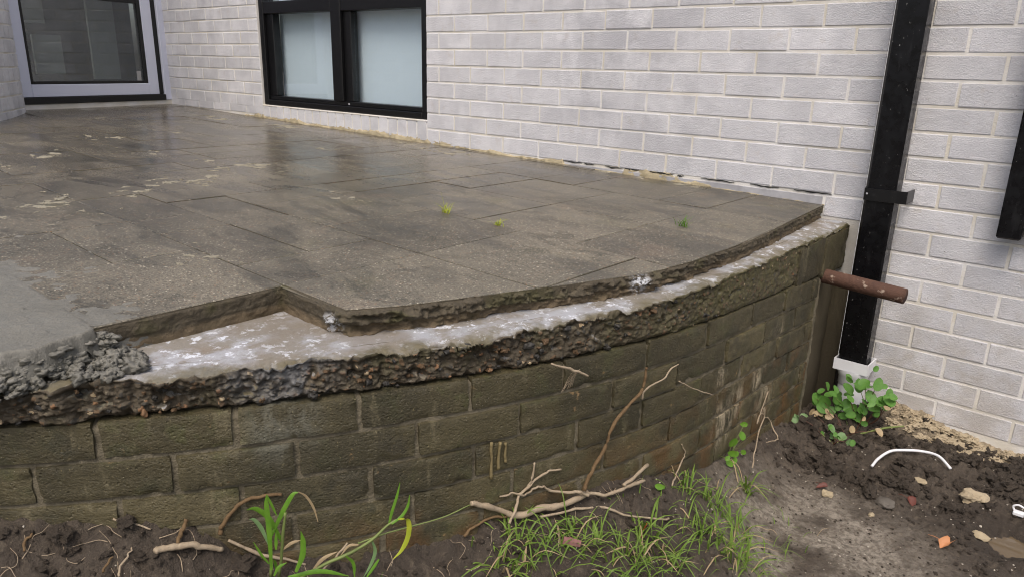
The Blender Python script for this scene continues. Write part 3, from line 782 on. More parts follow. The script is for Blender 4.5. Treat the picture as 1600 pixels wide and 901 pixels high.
# ================================================================ the white brick house wall
house = thing('house_wall', 'long pale grey painted brick wall of the house behind the patio and downpipe', 'wall')
PZ = lambda x: .0205 * (1.3 - x)
CR = .086
LINE = lambda k: .7344 - CR * k
mb = MB()
mb.box(-4.2, -2.66, .0028, .10, -.3, 1.3)
mb.box(-2.66, -.935, .0028, .10, -.3, .16)
mb.box(-.935, 1.437, .0028, .10, -.3, 1.3)
mb.box(1.460, 3.2, .0028, .10, -1.1, 1.3)
mb.build('mortar', M['mortar'], house)
mb = MB(); mb.box(1.18, 1.4372, .004, .10, -1.1, -.3); mb.box(1.18, 1.4372, .0042, .10, -.2999, -.05); mb.build('footing', M['pier'], house)
mb = MB(); mb.box(1.437, 1.460, .014, .10, -.95, 1.3); mb.build('control_joint', M['seal'], house)
mb = MB(); mb.box(-2.66, -.935, .006, .10, 1.25, 1.3); mb.build('lintel', M['black'], house)
BR = {}
def brick_mesh(L, H, c=.0018, D=.05, key=None):
    k = (round(L, 3), round(H, 3), key)
    if k not in BR:
        v, f = chamfer_box(-L / 2, L / 2, 0, D, 0, H, c)
        v = np.array(v); v[:, [0, 2]] += RNG.normal(0, .0007, (len(v), 2))
        me = bpy.data.meshes.new('brick'); me.from_pydata([tuple(p) for p in v], [], f); me.materials.append(M['brick'])
        BR[k] = me
    return BR[k]
def put_brick(x0, x1, z, H=.076, parent=house, y=None):
    L = x1 - x0
    if L < .02: return
    o = link('brick', brick_mesh(L, H, key=random.randrange(4)), parent,
             ((x0 + x1) / 2, (min(RNG.normal(0, .0009), .0009) if y is None else y), z + RNG.normal(0, .0008)))
    return o
def course(x0, x1, z, joint, L=.24, j=.010, H=.076):
    """bricks from x0 to x1, mortar joint centres at joint + n L"""
    n0 = math.floor((x0 - joint) / L)
    a = x0
    k = n0 + 1
    while a < x1 - .005:
        e = joint + k * L
        b = min(e - j / 2, x1)
        put_brick(a, b, z, H)
        a = e + j / 2
        k += 1
J0 = -.597
for k in range(0, 9):                                        # right of the window
    course(-.935, 1.436, LINE(k), J0 if k % 2 == 0 else J0 + .12)
put_brick(1.303, 1.436, LINE(9))
for k in range(0, 18):                                       # right of the downpipe
    course(1.461, 2.20, LINE(k) - .0037 + (0 if k else 0), 1.798 if k % 2 else 1.678)
for k in range(-3, 9):                                       # between door and window
    z = LINE(k) + .0246
    if z > 0.13:
        course(-4.085, -2.664, z, -2.66 + (.12 if k % 2 else 0))
for x in np.arange(-4.085, -2.70, .24):                      # cut bottom course of that part
    put_brick(x, min(x + .23, -2.664), .105, .058)
x = -2.66
while x < -.94:                                              # bricks on edge under the window
    o = put_brick(x + .004, min(x + .080, -.939), PZ(x) + .012, .162 - PZ(x) - .004)
    x += .0862
mb = MB(); mb.box(-2.662, -.937, -.002, .05, .1655, .1745, .002); mb.build('window_sill', M['mortar'], house)
# rows above and beyond the picture, joined
mb = MB()
for k in range(-22, 18):
    z = LINE(k)
    for (a, b, j0) in ((-.935, 1.436, J0), (1.461, 3.2, 1.678), (2.208, 3.2, 1.678), (-4.085, -2.664, -2.66), (-2.66, -.94, -2.66)):
        if (k >= 0) != (a == 2.208): continue
        if a == -4.085 and k > -4: continue
        if a == -2.66 and k > -7: continue
        j = j0 + (.12 if (k % 2) != (a == 2.208 and False) else 0)
        n0 = math.floor((a - j) / .24); x0 = a; n = n0 + 1
        while x0 < b - .02:
            x1 = min(j + n * .24 - .005, b)
            mb.box(x0, x1, 0, .05, z, z + .076)
            x0 = x1 + .010; n += 1
mb.box(-.935, 1.436, .007, .1, 1.3, 2.65); mb.box(1.46, 3.2, .007, .1, 1.3, 2.65)
mb.box(-4.2, -2.664, .007, .1, 1.302, 2.65); mb.box(-2.66, -.94, .007, .1, 1.31, 2.65)
o = mb.build('upper_brickwork', M['brick'], house); o['kind'] = 'stuff'
# render fillet and flashing along the foot of the wall
nx = 460
X = np.linspace(-2.9, 1.30, nx)
rows = []
for t in np.linspace(0, 1, 7):
    ht = .017 + .012 * fbm(X * 7, X * 0, 0, 4, 31) + .004 * fbm(X * 45, X * 0 + 3, 0, 3, 34)
    ht = np.where(X > -.05, ht * np.clip(.1 + 1.1 * (fbm(X * 3.2, X * 0 + 4, 0, 3, 8) > .25) - .0, 0.12, 1.2), ht)
    dp = (.010 + .009 * fbm(X * 11, X * 0 + 2, 0, 4, 32) + .004 * fbm(X * 50, X * 0 + 5, 0, 3, 35)) * np.where(X > -.05, .55, 1)
    w = t * math.pi / 2
    rows.append(np.stack([X, .007 - dp * np.cos(w) + fbm(X * 40, X * 0 + t * 9, 0, 3, 5) * .003 - .004, PZ(X) - .004 + ht * np.sin(w) + .006 * t], -1))
grid_mesh(np.stack(rows, 1), 'mortar_fillet', M['fillet'], house)
mb = MB(); mb.box(.05, 1.29, -.0005, .02, -.02, .033, .002); mb.build('flashing', M['lead'], house)
mb = MB(); xg = .04
while xg < 1.28:
    w_ = random.uniform(.03, .16); k_ = 8
    top = [(xg + w_ * i / k_, -.0012, .0455 - abs(random.gauss(0, .0016))) for i in range(k_ + 1)]
    bot = [(p[0], -.0012, p[2] - random.uniform(.002, .0065) * math.sin(math.pi * (i + .3) / (k_ + .6))) for i, p in enumerate(top)]
    v = top + bot + [(p[0], .02, p[2]) for p in top] + [(p[0], .02, p[2]) for p in bot]; n_ = k_ + 1
    f = []
    for i in range(k_):
        f += [(i, n_ + i, n_ + i + 1, i + 1), (2 * n_ + i, i, i + 1, 2 * n_ + i + 1), (n_ + i, 3 * n_ + i, 3 * n_ + i + 1, n_ + i + 1)]
    mb.add(v, f); xg += w_ + random.uniform(.01, .09)
mb.build('open_bed_joint', M['rubber'], house)
mb = MB()
for xj in (J0 + .24 * k for k in (1, 4, 7)):
    mb.box(xj - .003, xj + .003, .003, .02, LINE(8) + .002, LINE(8) + .078)
mb.build('weep_hole', M['rubber'], house)

# ================================================================ window
win = thing('aluminium_window', 'black framed window with pale blinds behind its glass, set low in the brick wall', 'window', (-1.8, .05, .18))
def part(o, parent):
    o.parent = parent
    o.matrix_parent_inverse = Matrix.Translation(parent.location).inverted()
    return o
def wbox(name, mat, *b, c=.003, parent=win):
    mb = MB(); mb.box(*b, c)
    return part(mb.build(name, mat), parent)
wbox('outer_frame', M['black'], -2.652, -2.600, .012, .10, .176, 1.25)
wbox('outer_frame', M['black'], -.990, -.937, .012, .10, .176, 1.25)
wbox('bottom_rail', M['black'], -2.600, -.990, .010, .10, .176, .212)
wbox('bottom_bead', M['black'], -2.600, -.990, .026, .10, .213, .240)
wbox('mullion', M['black'], -1.832, -1.730, .014, .10, .241, 1.25)
wbox('transom', M['black'], -2.600, -1.833, .016, .10, .782, .858)
wbox('transom', M['black'], -1.729, -.990, .018, .10, .778, .880)
wbox('sash_stile', M['black'], -2.599, -2.520, .034, .09, .241, .781)
wbox('sash_stile', M['black'], -1.729, -1.655, .036, .09, .241, .777)
for (a, b, c, d) in ((-2.52, -1.833, .241, .781), (-1.654, -.991, .241, .777), (-2.599, -1.833, .859, 1.25), (-1.729, -.991, .881, 1.25)):
    mb = MB(); mb.box(a, b, .062, .066, c, d)
    part(mb.build('pane', M['glass']), win)
for (a, b) in ((-2.575, -1.80), (-1.71, -.98)):
    n = 40
    Xb = np.linspace(a, b, n)
    P = np.stack([np.stack([Xb, .125 + .002 * np.sin(Xb * 9) + 0 * z * Xb, np.full(n, z)], -1) for z in (.20, .6, 1.28)], 1)
    part(grid_mesh(P, 'blind', M['blind']), win)
wbox('reveal', M['dark'], -2.66, -.93, .18, .19, .16, 1.30)
for x, z in ((-1.69, .226), (-1.00, .226)):
    mb = MB(); mb.box(x, x + .008, .0235, .03, z - .004, z + .004); part(mb.build('screw', M['pvc']), win)

# ================================================================ door
DB = np.array([-3.75, -1.19]); DT = np.array([-0.2724712, 0.96216394]); DN = np.array([.96216394, .2724712])
door = thing('glazed_door', 'glazed door with wide lilac grey frame and black seals at the far end of the patio', 'door', (DB[0], DB[1], .14))
def dbox(name, mat, t0, t1, n0, n1, z0, z1, c=.003):
    v, f = chamfer_box(t0, t1, n0, n1, z0, z1, c) if c else (None, None)
    if not c:
        m_ = MB(); m_.box(t0, t1, n0, n1, z0, z1); v, f = m_.v, m_.f
    w = [(DB[0] + p[0] * DT[0] + p[1] * DN[0], DB[1] + p[0] * DT[1] + p[1] * DN[1], p[2]) for p in v]
    m_ = MB(); m_.add(w, f)
    o = m_.build(name, mat)
    return part(o, door)
dbox('sill', M['mortar'], -.35, 1.24, -.12, .004, -.02, .143)
dbox('threshold', M['rubber'], -.35, 1.178, -.10, .016, .1432, .188)
dbox('jamb', M['alu'], 1.181, 1.240, -.09, .008, .1432, 2.2)
dbox('seal', M['rubber'], 1.132, 1.180, -.09, -.010, .189, 2.2)
dbox('stile', M['alu'], 1.040, 1.131, -.06, .0, .190, 2.2)
dbox('stile', M['alu'], -.30, .085, -.06, .0, .190, 2.2)
dbox('bottom_rail', M['alu'], .086, 1.039, -.06, -.001, .190, .276)
dbox('gasket', M['rubber'], .086, .108, -.05, -.006, .277, 2.2)
dbox('gasket', M['rubber'], 1.010, 1.039, -.05, -.006, .277, 2.2)
dbox('gasket', M['rubber'], .109, 1.009, -.05, -.006, .277, .297)
dbox('gasket', M['rubber'], .109, 1.009, -.05, -.006, .875, .925)
dbox('pane', M['glass'], .109, 1.009, -.022, -.016, .298, .874, 0)
dbox('upper_panel', M['alu'], .109, 1.009, -.03, -.006, .926, 2.2, 0)
dbox('interior_screen', M['dark'], -.3, 1.3, -.50, -.46, .14, 2.2, 0)
dbox('reflection', M['grey'], .12, .26, -.30, -.28, .30, .9, 0)  # grey panels set behind the glass to imitate the shapes it reflects
dbox('reflection', M['grey'], .36, .58, -.36, -.34, .34, .62, 0)
dbox('reflection', M['grey'], .30, .50, -.40, -.38, .70, .92, 0)
dbox('reflection', M['grey'], .80, 1.03, -.33, -.31, .30, .9, 0)
dbox('lintel', M['alu'], -.3, 1.24, -.1, 0, 2.203, 2.6, 0)

# ================================================================ curved brick wall at the left
cw = thing('curved_brick_wall', 'curved pale brick wall beside the glazed door, at the left edge', 'wall')
cp = spline([(-3.80, -1.16), (-3.50, -1.262), (-3.04, -1.525), (-2.72, -1.83)], 24)
cl = np.concatenate([[0], np.cumsum(np.linalg.norm(np.diff(cp, axis=0), axis=1))])
def cat(s):
    x, y = np.interp(s, cl, cp[:, 0]), np.interp(s, cl, cp[:, 1])
    e = 1e-3
    t = np.array([np.interp(s + e, cl, cp[:, 0]) - np.interp(s - e, cl, cp[:, 0]), np.interp(s + e, cl, cp[:, 1]) - np.interp(s - e, cl, cp[:, 1])])
    t /= np.linalg.norm(t)
    return x, y, t
ss = np.linspace(0.0, cl[-1], 40)
ring = []
for s in ss:
    x, y, t = cat(s); n = np.array([-t[1], t[0]])
    ring.append([(x + n[0] * q, y + n[1] * q, z) for q, z in ((-.006, .02), (-.006, 2.6), (-.1, 2.6))])
grid_mesh(np.array(ring), 'mortar', M['mortar'], cw)
for k in range(-5, 9):
    z = LINE(k) + .01
    s = .004 + (.06 if k % 2 else 0)
    while s < cl[-1] - .12:
        x, y, t = cat(s + .055)
        o = link('brick', brick_mesh(.110, .076, key='c%d' % random.randrange(3)), cw, (x, y, z))
        o.rotation_euler.z = math.atan2(t[1], t[0]) + math.pi
        s += .12

mbc = MB()
for k in range(-22, -5):                                     # courses above the picture, joined
    s = .004 + (.06 if k % 2 else 0)
    while s < cl[-1] - .12:
        x, y, t = cat(s + .055); n = np.array([-t[1], t[0]])
        c_ = [(x + t[0] * a + n[0] * q, y + t[1] * a + n[1] * q, LINE(k) + .01 + h) for a in (-.055, .055) for q in (0, -.05) for h in (0, .076)]
        mbc.add(c_, [(0, 1, 3, 2), (4, 6, 7, 5), (0, 4, 5, 1), (2, 3, 7, 6), (0, 2, 6, 4), (1, 5, 7, 3)])
        s += .12
o = mbc.build('upper_brickwork', M['brick'], cw); o['kind'] = 'stuff'

# ================================================================ patio
patio = tag(thing('patio', None, None), kind='structure')
EDGE = [(1.300, -.012), (1.344, -.636), (1.358, -.904), (1.355, -1.148), (1.341, -1.275), (1.328, -1.375), (1.238, -1.615), (1.154, -1.857), (1.107, -1.957), (1.060, -2.040), (1.012, -2.058), (.836, -2.052), (.836, -2.436)]
def clip(poly, a, b):
    out = []
    def side(p): return (b[0] - a[0]) * (p[1] - a[1]) - (b[1] - a[1]) * (p[0] - a[0])
    for i in range(len(poly)):
        p, q = poly[i], poly[(i + 1) % len(poly)]
        sp, sq = side(p), side(q)
        if sp >= 0: out.append(p)
        if (sp >= 0) != (sq >= 0):
            t = sp / (sp - sq); out.append((p[0] + t * (q[0] - p[0]), p[1] + t * (q[1] - p[1])))
    return out
def inset(poly, d):
    n = len(poly); out = []
    for i in range(n):
        p0, p1, p2 = (np.array(poly[(i + k) % n]) for k in (-1, 0, 1))
        e1 = (p1 - p0) / (np.linalg.norm(p1 - p0) + 1e-9); e2 = (p2 - p1) / (np.linalg.norm(p2 - p1) + 1e-9)
        n1, n2 = np.array([-e1[1], e1[0]]), np.array([-e2[1], e2[0]])
        b = n1 + n2; b /= max(np.dot(b, n1), .35) if np.dot(b, n1) else 1
        out.append(tuple(p1 + b * d))
    return out
def slab(x0, x1, y0, y1):
    poly = [(x0, y0), (x1, y0), (x1, y1), (x0, y1)]
    for i in range(len(EDGE) - 4):
        a, b = EDGE[i], EDGE[i + 1]
        poly = clip(poly, b, a)                       # keep the left side, seen going up the edge
        if len(poly) < 3: return
    area = .5 * sum(poly[i][0] * poly[(i + 1) % len(poly)][1] - poly[(i + 1) % len(poly)][0] * poly[i][1] for i in range(len(poly)))
    if abs(area) < .0015: return
    if area < 0: poly = poly[::-1]
    q = []
    for p in poly:
        if not q or math.dist(p, q[-1]) > .006: q.append(p)
    if math.dist(q[0], q[-1]) < .006: q.pop()
    poly = inset(q, .0010 + .0012 * random.random())
    top = inset(poly, .0016)
    cx_, cy_ = np.mean([p[0] for p in poly]), np.mean([p[1] for p in poly])
    dz, ax, ay = RNG.normal(0, .0008), RNG.normal(0, .0018), RNG.normal(0, .0018)
    zt = lambda p: PZ(p[0]) + dz + ax * (p[0] - cx_) + ay * (p[1] - cy_)
    n = len(poly)
    v = [(p[0] - cx_, p[1] - cy_, zt(p)) for p in top] + [(p[0] - cx_, p[1] - cy_, zt(p) - .0016) for p in poly] + [(p[0] - cx_, p[1] - cy_, zt(p) - .028) for p in poly]
    f = [tuple(range(n))]
    for a in (0, n):
        f += [(a + i, a + n + i, a + n + (i + 1) % n, a + (i + 1) % n) for i in range(n)]
    me = bpy.data.meshes.new('paving_slab'); me.from_pydata(v, [], f); me.materials.append(M['tile']); me.materials.append(M['edge'])
    me.polygons.foreach_set('material_index', [0] * (n + 1) + [1] * (len(f) - n - 1))
    link('paving_slab', me, patio, (cx_, cy_, 0))
U, OX, OY = .2, .836, -2.046
used = set()
def try_slab(i, j, w, h):
    cells = [(i + a, j + b) for a in range(w) for b in range(h)]
    if any(c in used for c in cells): return False
    used.update(cells)
    jx, jy = RNG.normal(0, .004, 2) * 0
    slab(OX + i * U, OX + (i + w) * U, OY + j * U, OY + (j + h) * U)
    return True
for i in range(0, 4):
    for j in range(-4, 0): used.add((i, j))             # notch and the strip outside it
for t in ((-4, -1, 2, 1), (-2, -2, 2, 2), (-1, 0, 1, 2), (0, 0, 2, 2), (-3, 0, 2, 1), (-3, 1, 2, 1), (-2, 2, 2, 2), (0, 2, 2, 2), (2, 2, 2, 2), (2, 0, 1, 2), (1, 4, 2, 2), (-1, 4, 2, 2), (-3, 4, 2, 2), (-3, 6, 2, 2), (-4, 2, 2, 2), (-1, 6, 2, 2), (-6, 0, 2, 1), (-5, 1, 2, 1), (-8, 0, 2, 2), (-6, -2, 2, 2), (-8, -1, 2, 1)):
    try_slab(*t)
for j in range(-4, 11):
    for i in range(-27, 3):
        if (i, j) in used: continue
        if j < -2 and i > -5: continue
        opts = [(2, 2), (2, 2), (2, 1), (1, 2)]
        random.shuffle(opts)
        for w, h in opts + [(1, 1)]:
            if all((i + a, j + b) not in used and i + a < 3 and j + b < 11 for a in range(w) for b in range(h)):
                try_slab(i, j, w, h); break
# joint filling just under the slab tops (follows the fall of the patio)
jb = MB()
inner = inset([(x - .004, y) for x, y in EDGE[::-1]][1:], 0)
poly = [(.832, -2.75), (.832, -2.056)] + [(x - .006, y + .004) for x, y in EDGE[::-1][2:]]
poly = [(-7, -2.9), (.3, -2.9), (.832, -2.44)] + poly[1:] + [(1.296, .02), (-7, .02)]
jb.add([(x, y, PZ(x) - .0030) for x, y in poly], [tuple(range(len(poly)))])
o = jb.build('joint_filling', M['joint'], patio)
# broken edge of the slab bed
E2 = spline([(x, y, 0) for x, y in EDGE[:10]], 40)[:, :2]
def lin_path(a, b, n=70): return np.array(a) + (np.array(b) - np.array(a)) * np.linspace(0, 1, n)[:, None]
path = np.concatenate([E2, lin_path(EDGE[9], EDGE[10], 14)[1:], lin_path(EDGE[10], EDGE[11], 60)[1:], lin_path(EDGE[11], EDGE[12], 110)[1:]])
seg = np.linalg.norm(np.diff(path, axis=0), axis=1); L = np.concatenate([[0], np.cumsum(seg)])
s = np.arange(0, L[-1], .0028)
px_, py_ = np.interp(s, L, path[:, 0]), np.interp(s, L, path[:, 1])
tx, ty = np.gradient(px_), np.gradient(py_)
nl = np.hypot(tx, ty) + 1e-9
nxo, nyo = -ty / nl, tx / nl                              # outward (path runs from the house wall toward the notch)
notch = (s > L[len(E2) + 12]).astype(float)
k = np.exp(-np.linspace(-2, 2, 15) ** 2); k /= k.sum()
nxo, nyo = np.convolve(np.pad(nxo, 7, 'edge'), k, 'valid'), np.convolve(np.pad(nyo, 7, 'edge'), k, 'valid')
rough = np.where(notch > 0, .22, 1.0) * np.where(s < .95, .45, 1.0)
rows = []
ztop = PZ(px_)
for v in np.linspace(0, 1, 24):
    z = ztop - .0005 - v * (ztop + .056)
    d = .001 + rough * (.010 * fbm(s * 22, s * 0 + v * 3, 0, 4, 41) + .006 * fbm(s * 70, s * 0 + v * 8, 0, 3, 45))
    dd1, di1, _ = dome(s / .011, (z + s * 0) / .010, 161); dd2, di2, _ = dome(s / .0055, z / .0055, 162)
    d = d + rough * np.where(v > .5, .35, 1) * (.0055 * dd1 * (di1 > .35) + .003 * dd2 - .005)
    d = d + rough * np.where(v > .5, -.005, .004) + .006 * fbm(s * 4, s * 0 + 2, 0, 2, 49) * rough
    d = np.where(v < .06, np.minimum(d, .002) - .006, d)
    zz = z - rough * (.004 + .006 * fbm(s * 30, s * 0, 0, 4, 55)) * (v < .06)
    rows.append(np.stack([px_ + nxo * d, py_ + nyo * d, np.where(v < .06, np.minimum(z + .0006, z), zz)], -1))
rows.insert(0, np.stack([px_ - nxo * .012, py_ - nyo * .012, ztop - .004], -1))
grid_mesh(np.stack(rows, 1), 'slab_edge', M['edge'], patio, False)

# ================================================================ retaining wall
rw = thing('retaining_wall', 'low curved retaining wall of mossy brown bricks with a broken concrete ledge, holding up the patio', 'wall')
ZT = lambda s: -.128 - .0135 * np.maximum(1.7 - np.asarray(s, float), 0) ** 2
def onwall(s, r, z):
    s = np.asarray(s, float)
    th = np.maximum(s, 0) / RF
    x = np.where(s > 0, CX + r * np.cos(th), CX + r); y = np.where(s > 0, CY - r * np.sin(th), CY - s)
    return np.stack([x, y, z + 0 * x], -1)
def frame(s):
    th = max(s, 0) / RF
    return Matrix(((-math.sin(th), math.cos(th), 0), (-math.cos(th), -math.sin(th), 0), (0, 0, 1)))   # columns: along, outward, up
sv = np.arange(-.76, 3.0, .005)
rows = []
for z in np.arange(-.05, -.98, -.0075):
    r = RF - .0072 - .05 * np.clip((z - ZT(sv) + .006) / .004, 0, 1) + .0020 * fbm(sv * 30, sv * 0 + z * 30, 0, 4, 61) + .0016 * fbm(sv * 90, sv * 0 + z * 90, 0, 2, 64)
    rows.append(onwall(sv, r, np.full(len(sv), z)))
grid_mesh(np.stack(rows, 1), 'mortar', M['wmortar'], rw)
def olive(s0, s1, zt, H, sl=0.0):
    L, nu, nv = s1 - s0, 20, 9
    if L < .03: return
    sm = (s0 + s1) / 2
    sd = random.random() * 50
    u = np.linspace(-1, 1, nu); w = np.linspace(-1, 1, nv)
    u = np.sign(u) * np.abs(u) ** .7; w = np.sign(w) * np.abs(w) ** .7
    Ug, Wg = np.meshgrid(u, w, indexing='ij')
    edge = np.maximum(np.abs(Ug) ** 40, np.abs(Wg) ** 24)
    chip = np.clip(fbm(Ug * 4 + sd, Wg * 2.4, 0, 3, 71) - .42, 0, 1) * np.maximum(np.abs(Ug) ** 6, np.abs(Wg) ** 4)
    d = -.0014 * edge - .010 * chip + .0014 * fbm(Ug * 9 + sd, Wg * 4.5, 0, 4, 73) + random.gauss(0, .0018)
    X = Ug * (L / 2 + .0014 * fbm(Wg * 2 + sd, Ug * 0, 0, 2, 75)); Z = Wg * (H / 2 + .0009 * fbm(Ug * 7 + sd, Wg * 0, 0, 3, 77))
    sag = 0 if sm < 0 else -(X ** 2) / (2 * RF)
    P = np.stack([X, d + sag, Z + sl * X], -1)
    me_v = [tuple(p) for p in P.reshape(-1, 3)]
    f = [(i * nv + j, (i + 1) * nv + j, (i + 1) * nv + j + 1, i * nv + j + 1) for i in range(nu - 1) for j in range(nv - 1)]
    # side walls back into the joint
    loop = [i * nv for i in range(nu)] + [(nu - 1) * nv + j for j in range(1, nv)] + [i * nv + nv - 1 for i in range(nu - 2, -1, -1)] + [j for j in range(nv - 2, 0, -1)]
    m_ = len(loop); n0 = len(me_v)
    me_v += [me_v[i] for i in loop]
    me_v += [(me_v[i][0] * .995, -.03, me_v[i][2]) for i in loop]
    f += [(n0 + a, n0 + m_ + a, n0 + m_ + (a + 1) % m_, n0 + (a + 1) % m_) for a in range(m_)]
    me = bpy.data.meshes.new('brick'); me.from_pydata(me_v, [], [tuple(reversed(q)) if False else q for q in f])
    me.polygons.foreach_set('use_smooth', [True] * len(me.polygons)); me.materials.append(M['olive'])
    o = link('brick', me, rw)
    c = onwall(np.array([sm]), RF, np.array([zt - H / 2]))[0]
    o.matrix_world = Matrix.Translation(Vector(c)) @ frame(sm).to_4x4()
    return o
J1 = [2.73, 2.50, 2.27, 2.04, 1.812, 1.581, 1.352, 1.127, .895, .661, .392, .123, -.16, -.415, -.66]
J2 = [2.60, 2.37, 2.14, 1.91, 1.69, 1.462, 1.248, 1.013, .777, .508, .261, .0, -.27, -.53]
J3 = [2.72, 2.49, 2.25, 2.02, 1.79, 1.56, 1.353, 1.11, .886, .614, .397, .13, -.13, -.40, -.64]
SEQ = [J1, J2, J3, [x + .012 for x in J2], [x - .02 for x in J3], J2, [x + .01 for x in J3], J2]
for k, J in enumerate(SEQ):
    js = [-.72] + sorted(J) + [2.85]
    for a, b in zip(js[:-1], js[1:]):
        sm = (a + b) / 2
        zt = float(ZT(sm)) - k * .0795
        sl = float(ZT(sm + .05) - ZT(sm - .05)) / .1
        g = .0045 + random.random() * .003
        olive(a + (g if a > -.71 else .004), b - g, zt, .0688, sl)
for a, b in ((-.97, -.74), (-.74, -.50)):   # the extra course under the ledge, next to the house
    sm = (a + b) / 2
    olive(a + .005, b - .006, -.068, .068 + .0135 * max(1.7 - sm, 0) ** 2 * 1.0 + .128 - .128 - .014, -.03)
# concrete bed: flat ledge and broken front
sv = np.concatenate([np.arange(-1.0, 2.0, .0028), np.arange(2.0, 3.0, .01)])
prof = [(-.42, -.050)] + [(-q, -.050) for q in np.linspace(.34, .0, 60)] 
rows = []
rg = -.008 * np.clip((-.3 - sv) / .15, 0, 1) + .014 * np.clip((sv - 1.52) / .12, 0, 1)
amp = np.clip((sv + .45) / 1.5, .26, 1.0)
lip = .009 * fbm(sv * 9, sv * 0 + 1, 0, 3, 81) + .007 * fbm(sv * 34, sv * 0 + 1, 0, 3, 83) + .006 * fbm(sv * 90, sv * 0 + 1, 0, 3, 84)
for q, z in prof:
    w = max(0, 1 + q / .05)
    r = RF + .004 + q + rg + lip * amp * (w if w > 0 else 0)
    zz = z + .0012 * fbm(sv * 14, sv * 0 + q * 14, 0, 3, 85) - .007 * w ** 3 * (1 + 1.4 * fbm(sv * 25, sv * 0 + q * 30, 0, 4, 87)) + .004 * w ** 2 * fbm(sv * 70, sv * 0 + q * 70, 0, 3, 89) - .004 * np.maximum(.9 - sv, 0) * 0
    rows.append(onwall(sv, r, zz))
bot = np.minimum(ZT(sv) + .004, -.075)
stone = [np.zeros(len(sv)) for _ in rows]
for v in np.linspace(.02, 1, 40):
    z = -.056 + v * (bot + .056)
    d1, i1, f1 = dome(sv / .0135, z / .012, 91); d2, i2, f2 = dome(sv / .0068, z / .0064, 92)
    n1 = fbm(sv * 22, z * 22, 0, 4, 93); n3 = fbm(sv * 7, z * 9, 0, 2, 95)
    pit = np.clip(fbm(sv * 38, z * 48, 0, 3, 96) - .32, 0, 1)
    on = np.clip((i1 - .45) / .1, 0, 1)
    rel = .0068 * d1 * on + .0038 * d2 * (i2 > .4) + .006 * n1 + .007 * n3 - .028 * pit - .004
    rel = rel - .003 - .010 * v - .010 * np.clip(v - .9, 0, 1) * 10
    r = RF + .002 + rg + amp * (rel * np.clip(v / .05, .5, 1) + lip * (1 - v))
    zz = z + amp * (.004 * fbm(sv * 40, z * 40, 0, 3, 97) - .006 * pit)
    rows.append(onwall(sv, r, zz))
    stone.append(np.where((f1 < .42) & (i1 > .70), (i1 - .70) / .30 * .5 + .5, np.where((f2 < .42) & (i2 > .84), (i2 - .84) / .16 * .5 + .5, 0)))
rows.append(onwall(sv, RF - .03, bot - .002)); stone.append(np.zeros(len(sv)))
grid_mesh(np.stack(rows, 1)[:, ::-1], 'concrete_bed', M['bed'], rw, False, attrs={'stone': np.stack(stone, 1)[:, ::-1]})
# loose stones held in the broken face
mats3 = [m_plain('dark aggregate', (58, 56, 52), .6, .4, 80, .4, .003, .4, 30), m_plain('brown aggregate', (104, 82, 58), .7, .4, 80, .4, .003, .4, 30), m_plain('ochre aggregate', (138, 106, 76), .7, .4, 80, .4, .003, .3, 30)]
for mi, cnt in ((0, 90), (1, 50), (2, 10)):
    mb = MB()
    for i in range(cnt):
        s_ = random.uniform(-.15, 2.3)
        v = random.random() ** .8
        zt_ = float(np.minimum(ZT(s_), -.075))
        z = -.06 + v * (zt_ + .066)
        rr = RF + float(np.interp(s_, sv, rg)) + random.uniform(-.006, .004) - .010 * v
        lump(mb, onwall(np.array([s_]), rr, np.array([z]))[0], random.choice((.0035, .0045, .006, .009)), .75, .6, 2, i * 1.37 + mi)
    o = mb.build('aggregate', mats3[mi], rw, True); o['kind'] = 'stuff'
# pier at the house end
n = 60
zz = np.linspace(-.19, -.95, n)
pr = [(-.03, -.285), (-.024, -.275), (-.021, -.26), (-.02, -.20), (-.022, -.12), (-.024, -.055), (-.03, -.045), (-.10, -.043)]
P = np.stack([np.stack([CX + RF + a + .003 * fbm(zz * 18, zz * 0 + b * 20, 0, 4, 101), np.full(n, b) + .002 * fbm(zz * 22, zz * 0, 0, 3, 103), zz], -1) for a, b in pr], 1)
grid_mesh(P, 'concrete_pier', M['pier'], rw)
mb = MB(); mb.box(1.30, CX + RF - .055, -.70, -.001, -1.0, -.055); mb.build('core', M['wmortar'], rw)
# lime runs
mb = MB()
D_ = PTS['drip']
for i in (0, 2, 4):
    tube(mb, [D_[i], tuple((np.array(D_[i]) + np.array(D_[i + 1])) / 2), D_[i + 1]], [.0035, .003, .0045], 6, 5, .001, i)
o = mb.build('lime_run', M['lime'], rw, True)

# ================================================================ fresh mortar patch on the corner of the patio
xs = np.arange(.02, 1.0, .004); ys = np.arange(-3.0, -2.20, .004)
X, Y = np.meshgrid(xs, ys, indexing='ij')
rr = np.hypot(X - CX, Y - CY)
th = np.arctan2(-(Y - CY), X - CX)
rb = np.interp(th * RF, [1.40, 1.585, 1.625, 1.66, 1.70, 1.80, 3], [2.36, 2.392, 2.455, 2.488, 2.506, 2.510, 2.51])
rb = rb - .012 + .005 * fbm(X * 22, Y * 22, 0, 2, 111)
drop = np.clip((rr - rb - .007 * fbm(X * 24, Y * 24, 0, 3, 134)) / .034, 0, 1) ** 1.5
top = PZ(X) + .003 + .0022 * fbm(X * 16, Y * 16, 0, 4, 113)
low = -.052 + .010 * np.clip(fbm(X * 28, Y * 28, 0, 3, 115), -.3, 1) + .006 * np.abs(fbm(X * 60, Y * 60, 0, 2, 116))
d1, i1, f1 = dome(X / .024, Y / .024, 131); d2, i2, f2 = dome(X / .011, Y / .011, 132)
low = low + .013 * d1 * (i1 > .4) + .006 * d2 - .008
Z = top * (1 - drop) + low * drop + (.004 * fbm(X * 70, Y * 70, 0, 2, 118) + .006 * d2 - .003) * np.clip(drop * 3, 0, 1)
